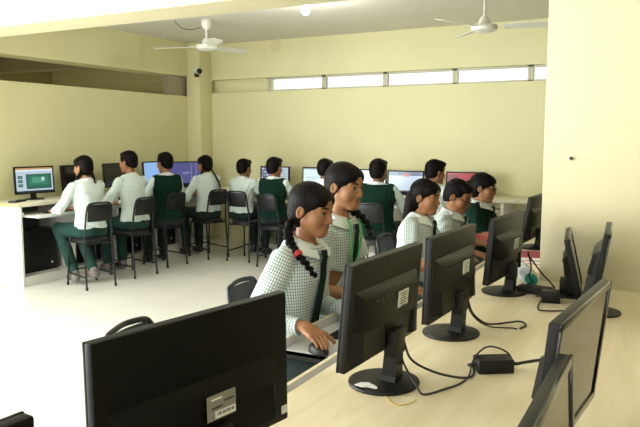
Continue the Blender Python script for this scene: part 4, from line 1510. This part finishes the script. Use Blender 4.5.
zc_ = DZ + 0.0042
cable('black cable from the paper-scrap monitor sagging to the table and the middle adaptor', [(-0.640, 1.68, 0.955), (-0.625, 1.675, 0.90), (-0.600, 1.665, 0.865), (-0.55, 1.69, 0.835), (-0.50, 1.74, 0.812), (-0.475, 1.78, zc_), (-0.47, 1.80, zc_ + .006), (-0.485, 1.842, 0.817)])
cable('thin black cable lying on the table from the round base to the middle adaptor', [(-0.640, 1.655, 0.93), (-0.622, 1.655, 0.86), (-0.565, 1.60, zc_ + .02), (-0.545, 1.60, zc_), (-0.51, 1.66, zc_), (-0.485, 1.72, zc_), (-0.475, 1.77, zc_ + .008), (-0.488, 1.835, 0.822)], 0.0028)
cable('black cable looping over the top of the middle adaptor', [(-0.490, 1.838, 0.815), (-0.478, 1.85, 0.845), (-0.455, 1.872, 0.866), (-0.428, 1.892, 0.862), (-0.402, 1.908, 0.845), (-0.385, 1.905, 0.820)], 0.0026)
cable('thick black cable from the middle adaptor to the dark right-hand monitor', [(-0.380, 1.908, 0.818), (-0.355, 1.925, 0.822), (-0.325, 1.945, 0.826), (-0.29, 1.95, 0.832), (-0.25, 1.90, 0.85), (-0.225, 1.62, 0.90)], 0.0048)
cable('black cable curling on the table behind the second monitor', [(-0.615, 2.225, 0.955), (-0.605, 2.225, 0.90), (-0.590, 2.235, 0.86), (-0.560, 2.27, 0.825), (-0.535, 2.33, zc_ + .006), (-0.505, 2.375, zc_ + .004), (-0.470, 2.41, zc_ + .004), (-0.445, 2.385, zc_), (-0.455, 2.335, zc_)])
cable('thin black cable running beside the curled one behind the second monitor', [(-0.615, 2.21, 0.945), (-0.600, 2.215, 0.88), (-0.575, 2.24, 0.838), (-0.545, 2.28, zc_ + .008), (-0.51, 2.315, zc_), (-0.482, 2.325, zc_), (-0.462, 2.322, zc_)], 0.0026)
cable('black cable bundle hanging from the label monitor by the bottle', [(-0.548, 2.93, 0.975), (-0.535, 2.94, 0.91), (-0.540, 2.93, 0.87), (-0.53, 2.945, 0.845), (-0.545, 2.915, 0.835), (-0.52, 2.885, 0.83), (-0.49, 2.86, 0.826), (-0.466, 2.83, 0.824)])
cable('black cable stretched from the label monitor to the flat adaptor', [(-0.552, 2.945, 0.96), (-0.525, 2.965, 0.92), (-0.50, 2.985, 0.88), (-0.465, 2.985, 0.845), (-0.440, 2.955, 0.825), (-0.446, 2.925, 0.818)])
cable('thin black cable trailing from the cube adaptor toward the edge-on monitors', [(-0.452, 2.762, 0.82), (-0.458, 2.72, zc_ + .006), (-0.455, 2.67, zc_), (-0.445, 2.63, zc_), (-0.42, 2.625, zc_), (-0.385, 2.64, zc_), (-0.36, 2.66, zc_)], 0.0028)
cable('black cable at the bottom edge behind the nearest right-hand monitor', [(-0.235, 1.02, 0.93), (-0.26, 1.05, 0.87), (-0.29, 1.12, zc_ + .01), (-0.33, 1.19, zc_), (-0.36, 1.24, zc_ ), (-0.40, 1.24, zc_)])

# bottle lying behind the label monitor
t = empty('water_bottle', 'clear blue-tinted water bottle with teal cap lying on the table by the column', 'bottle', (-0.595, 3.14, DZ + 0.0385), R(0))
ax = Matrix.Rotation(R(-68), 4, 'Z') @ Matrix.Rotation(R(90), 4, 'Y')
BOT = mat('bottle_plastic', (0.80, 0.88, 0.95), 0.15)
BOT.node_tree.nodes['Principled BSDF'].inputs['Transmission Weight'].default_value = 0.25
BOT.node_tree.nodes['Principled BSDF'].inputs['IOR'].default_value = 1.2
b = MB()
b.lathe([(0.0, -0.135), (0.030, -0.135), (0.0375, -0.125), (0.0375, -0.06), (0.035, -0.05), (0.0375, -0.04), (0.0375, 0.055), (0.034, 0.080), (0.024, 0.102), (0.020, 0.108), (0.0, 0.108)], n=28)
o = b.build('bottle_body', [BOT], t); o.matrix_local = ax
b = MB()
b.lathe([(0.0, 0.106), (0.026, 0.106), (0.027, 0.110), (0.026, 0.138), (0.022, 0.144), (0.0, 0.145)], n=28)
o = b.build('cap', [mat('teal_plastic', (0.02, 0.30, 0.22), 0.35)], t); o.matrix_local = ax
b = MB()
b.lathe([(0.0265, 0.097), (0.0285, 0.099), (0.0285, 0.106), (0.0265, 0.108)], n=28)
o = b.build('cap_ring', [WHITE_LAM], t); o.matrix_local = ax


def book(label, loc, rz, c):
    t = empty('notebook', label, 'notebook', loc, R(rz), 'notebooks behind the bottle')
    b = MB(); b.box((0, 0, 0.009), (0.150, 0.205, 0.014)); b.build('pages', [mat('paper_pages', (0.75, 0.72, 0.66), 0.8)], t)
    b = MB()
    b.box((0, 0, 0.001), (0.158, 0.212, 0.002)); b.box((0, 0, 0.017), (0.158, 0.212, 0.002)); b.box((-0.079, 0, 0.009), (0.002, 0.212, 0.018))
    b.build('cover', [c], t)


book('dark red notebook lying under another behind the bottle', (-0.66, 3.72, DZ), 6, mat('maroon_cover', (0.16, 0.02, 0.035), 0.5))
book('rose-red notebook on top of the darker one behind the bottle', (-0.665, 3.715, DZ + 0.0182), 14, mat('rose_cover', (0.34, 0.06, 0.09), 0.5))

# torn paper on the round base, yellow thread on the table
b = MB()
poly = [(-0.030, -0.010), (-0.008, -0.018), (0.004, -0.012), (0.030, -0.014), (0.032, 0.006), (0.012, 0.010), (0.002, 0.020), (-0.018, 0.012)]
b.prism(poly, 0, 0.0012)
o = b.build('paper_scrap', [mat('white_paper', (0.78, 0.78, 0.74), 0.8)])
o.location = (-0.690, 1.568, DZ + 0.0135); o.rotation_euler = (R(1), R(3), R(10))
tag(o, 'torn white paper scrap lying on the round monitor base', 'paper scrap')
b = MB()
b.tube(catmull([(-0.648, 1.565, DZ + .0015), (-0.625, 1.545, DZ + .0015), (-0.60, 1.515, DZ + .0015), (-0.572, 1.515, DZ + .0015), (-0.555, 1.545, DZ + .0015), (-0.553, 1.565, DZ + .0015)], 6), 0.0013, 6)
o = b.build('thread', [mat('yellow_thread', (0.62, 0.42, 0.08), 0.7)])
tag(o, 'yellow thread curled on the maple table below the round base', 'thread')

# ------------------------------------------------------------------ ceiling and wall fittings
def fan(label, x, y, angs, drop=0.30):
    t = empty('ceiling_fan', label, 'ceiling fan', (x, y, ZC), 0, 'white three-blade ceiling fans')
    b = MB(); b.lathe([(0.0, 0), (0.050, 0), (0.058, -0.02), (0.052, -0.075), (0.030, -0.10), (0.014, -0.105), (0.0, -0.105)][::-1], n=24); b.build('canopy', [WHITE_MET], t)
    b = MB(); b.cyl((0, 0, -0.09), (0, 0, -drop + 0.02), 0.011, n=12); b.build('downrod', [WHITE_MET], t)
    zb = -drop
    b = MB(); b.lathe([(0.0, zb - 0.060), (0.060, zb - 0.058), (0.108, zb - 0.040), (0.118, zb - 0.015), (0.112, zb + 0.006), (0.055, zb + 0.018), (0.046, zb + 0.055), (0.022, zb + 0.085), (0.0, zb + 0.086)], n=32); b.build('motor_housing', [WHITE_MET], t)
    for a in angs:
        b = MB()
        n = 10
        top, bot = [], []
        for i in range(n + 1):
            s_ = 0.17 + 0.45 * i / n
            w = 0.050 + 0.016 * math.sin(PI * i / n * .8)
            if i == n: w *= 0.75
            tw = R(-12)
            for e in (-1, 1):
                p = Vector((s_, e * w, e * w * math.tan(tw) + zb - 0.012))
                top.append(p + Vector((0, 0, .002))); bot.append(p - Vector((0, 0, .002)))
        k = len(top)
        fs = []
        for i in range(n):
            a0, a1, a2, a3 = 2 * i, 2 * i + 1, 2 * i + 3, 2 * i + 2
            fs += [(a0, a2, a3 - 0, a1) if False else (a0, a3, a2, a1), (k + a1, k + a2, k + a3, k + a0), (a1, a2, k + a2, k + a1), (a3, a0, k + a0, k + a3)]
        fs += [(0, 1, k + 1, k), (2 * n + 1, 2 * n, k + 2 * n, k + 2 * n + 1)]
        b.add(top + bot, fs)
        b.box((0.145, 0, zb - 0.012), (0.11, 0.036, 0.005), rot=Matrix.Rotation(R(6), 3, 'X'))
        o = b.build('blade', [WHITE_MET], t)
        o.rotation_euler = (0, 0, R(a))
    return t


f1 = fan('white ceiling fan hanging near the corner column', -4.80, 6.35, (198, 318, 78), 0.28)
fan('white ceiling fan hanging above the windows near the right column', -1.58, 6.10, (128, 248, 8), 0.34)
b = MB()
b.tube(catmull([(-4.83, 6.33, ZC - 0.07), (-4.93, 6.28, ZC - 0.10), (-5.03, 6.23, ZC - 0.09), (-5.10, 6.20, ZC - 0.03), (-5.12, 6.19, ZC - 0.002)], 6), 0.004, 6)
o = b.build('fan_wire', [RUBBER], f1)
o.matrix_parent_inverse = Matrix.Translation((4.80, -6.35, -ZC))

# lit bulb on the ceiling
t = empty('ceiling_bulb', 'glowing white bulb in a holder on the ceiling', 'bulb', (-3.20, 5.78, ZC))
b = MB(); b.lathe([(0.0, -0.05), (0.022, -0.05), (0.024, -0.015), (0.045, -0.010), (0.048, 0.0), (0.0, 0.0)], n=20); b.build('bulb_holder', [WHITE_MET], t)
b = MB(); b.lathe([(0.0, -0.165), (0.022, -0.160), (0.042, -0.135), (0.046, -0.112), (0.036, -0.080), (0.020, -0.055), (0.0, -0.05)], n=24); b.build('bulb_glass', [E_('bulb_glow', (1.0, 0.98, 0.92), 14.0)], t)
d = bpy.data.lights.new('bulb_light', 'POINT'); d.energy = 28; d.color = (1, 0.97, 0.9); d.shadow_soft_size = 0.06
o = bpy.data.objects.new('bulb_light', d); link(o, t); o.location = (0, 0, -0.24)

# security camera on the column
t = empty('security_camera', 'small white bullet security camera with black lens on the corner column', 'camera', (-5.965, 7.66, 2.355), R(-118))
b = MB(); b.cyl((0, 0, 0.0), (0, 0.0, -0.052), 0.034, 0.030, n=20); b.build('mount', [BLACK], t)
b = MB(); b.cyl((0, -0.06, 0.030), (0, 0.085, 0.022), 0.040, n=24); b.cyl((0, -0.075, 0.031), (0, -0.06, 0.030), 0.028, 0.040, n=24); b.build('camera_body', [WHITE_MET], t)
b = MB(); b.cyl((0, 0.084, 0.022), (0, 0.094, 0.0215), 0.037, n=24); b.build('lens', [BLACKG], t)
b = MB(); b.cyl((0, 0, 0), (0, -0.003, 0), 0.085, n=36)
o = b.build('plaster_patch', [mat('patch_paint', (0.70, 0.64, 0.38), 0.8)]); o.location = (-4.89, 8.0, 2.70)
tag(o, 'faint round plaster patch high on the back wall above the windows', 'wall patch')
# dark wall plug on the right column
b = MB(); b.cyl((0, 0, 0), (0, -0.006, 0), 0.0075, n=14)
o = b.build('wall_plug', [INK]); o.location = (-0.424, 3.19, 1.365); o.rotation_euler = (0, 0, R(-9))
tag(o, 'small dark screw plug in the pale column face', 'screw plug')
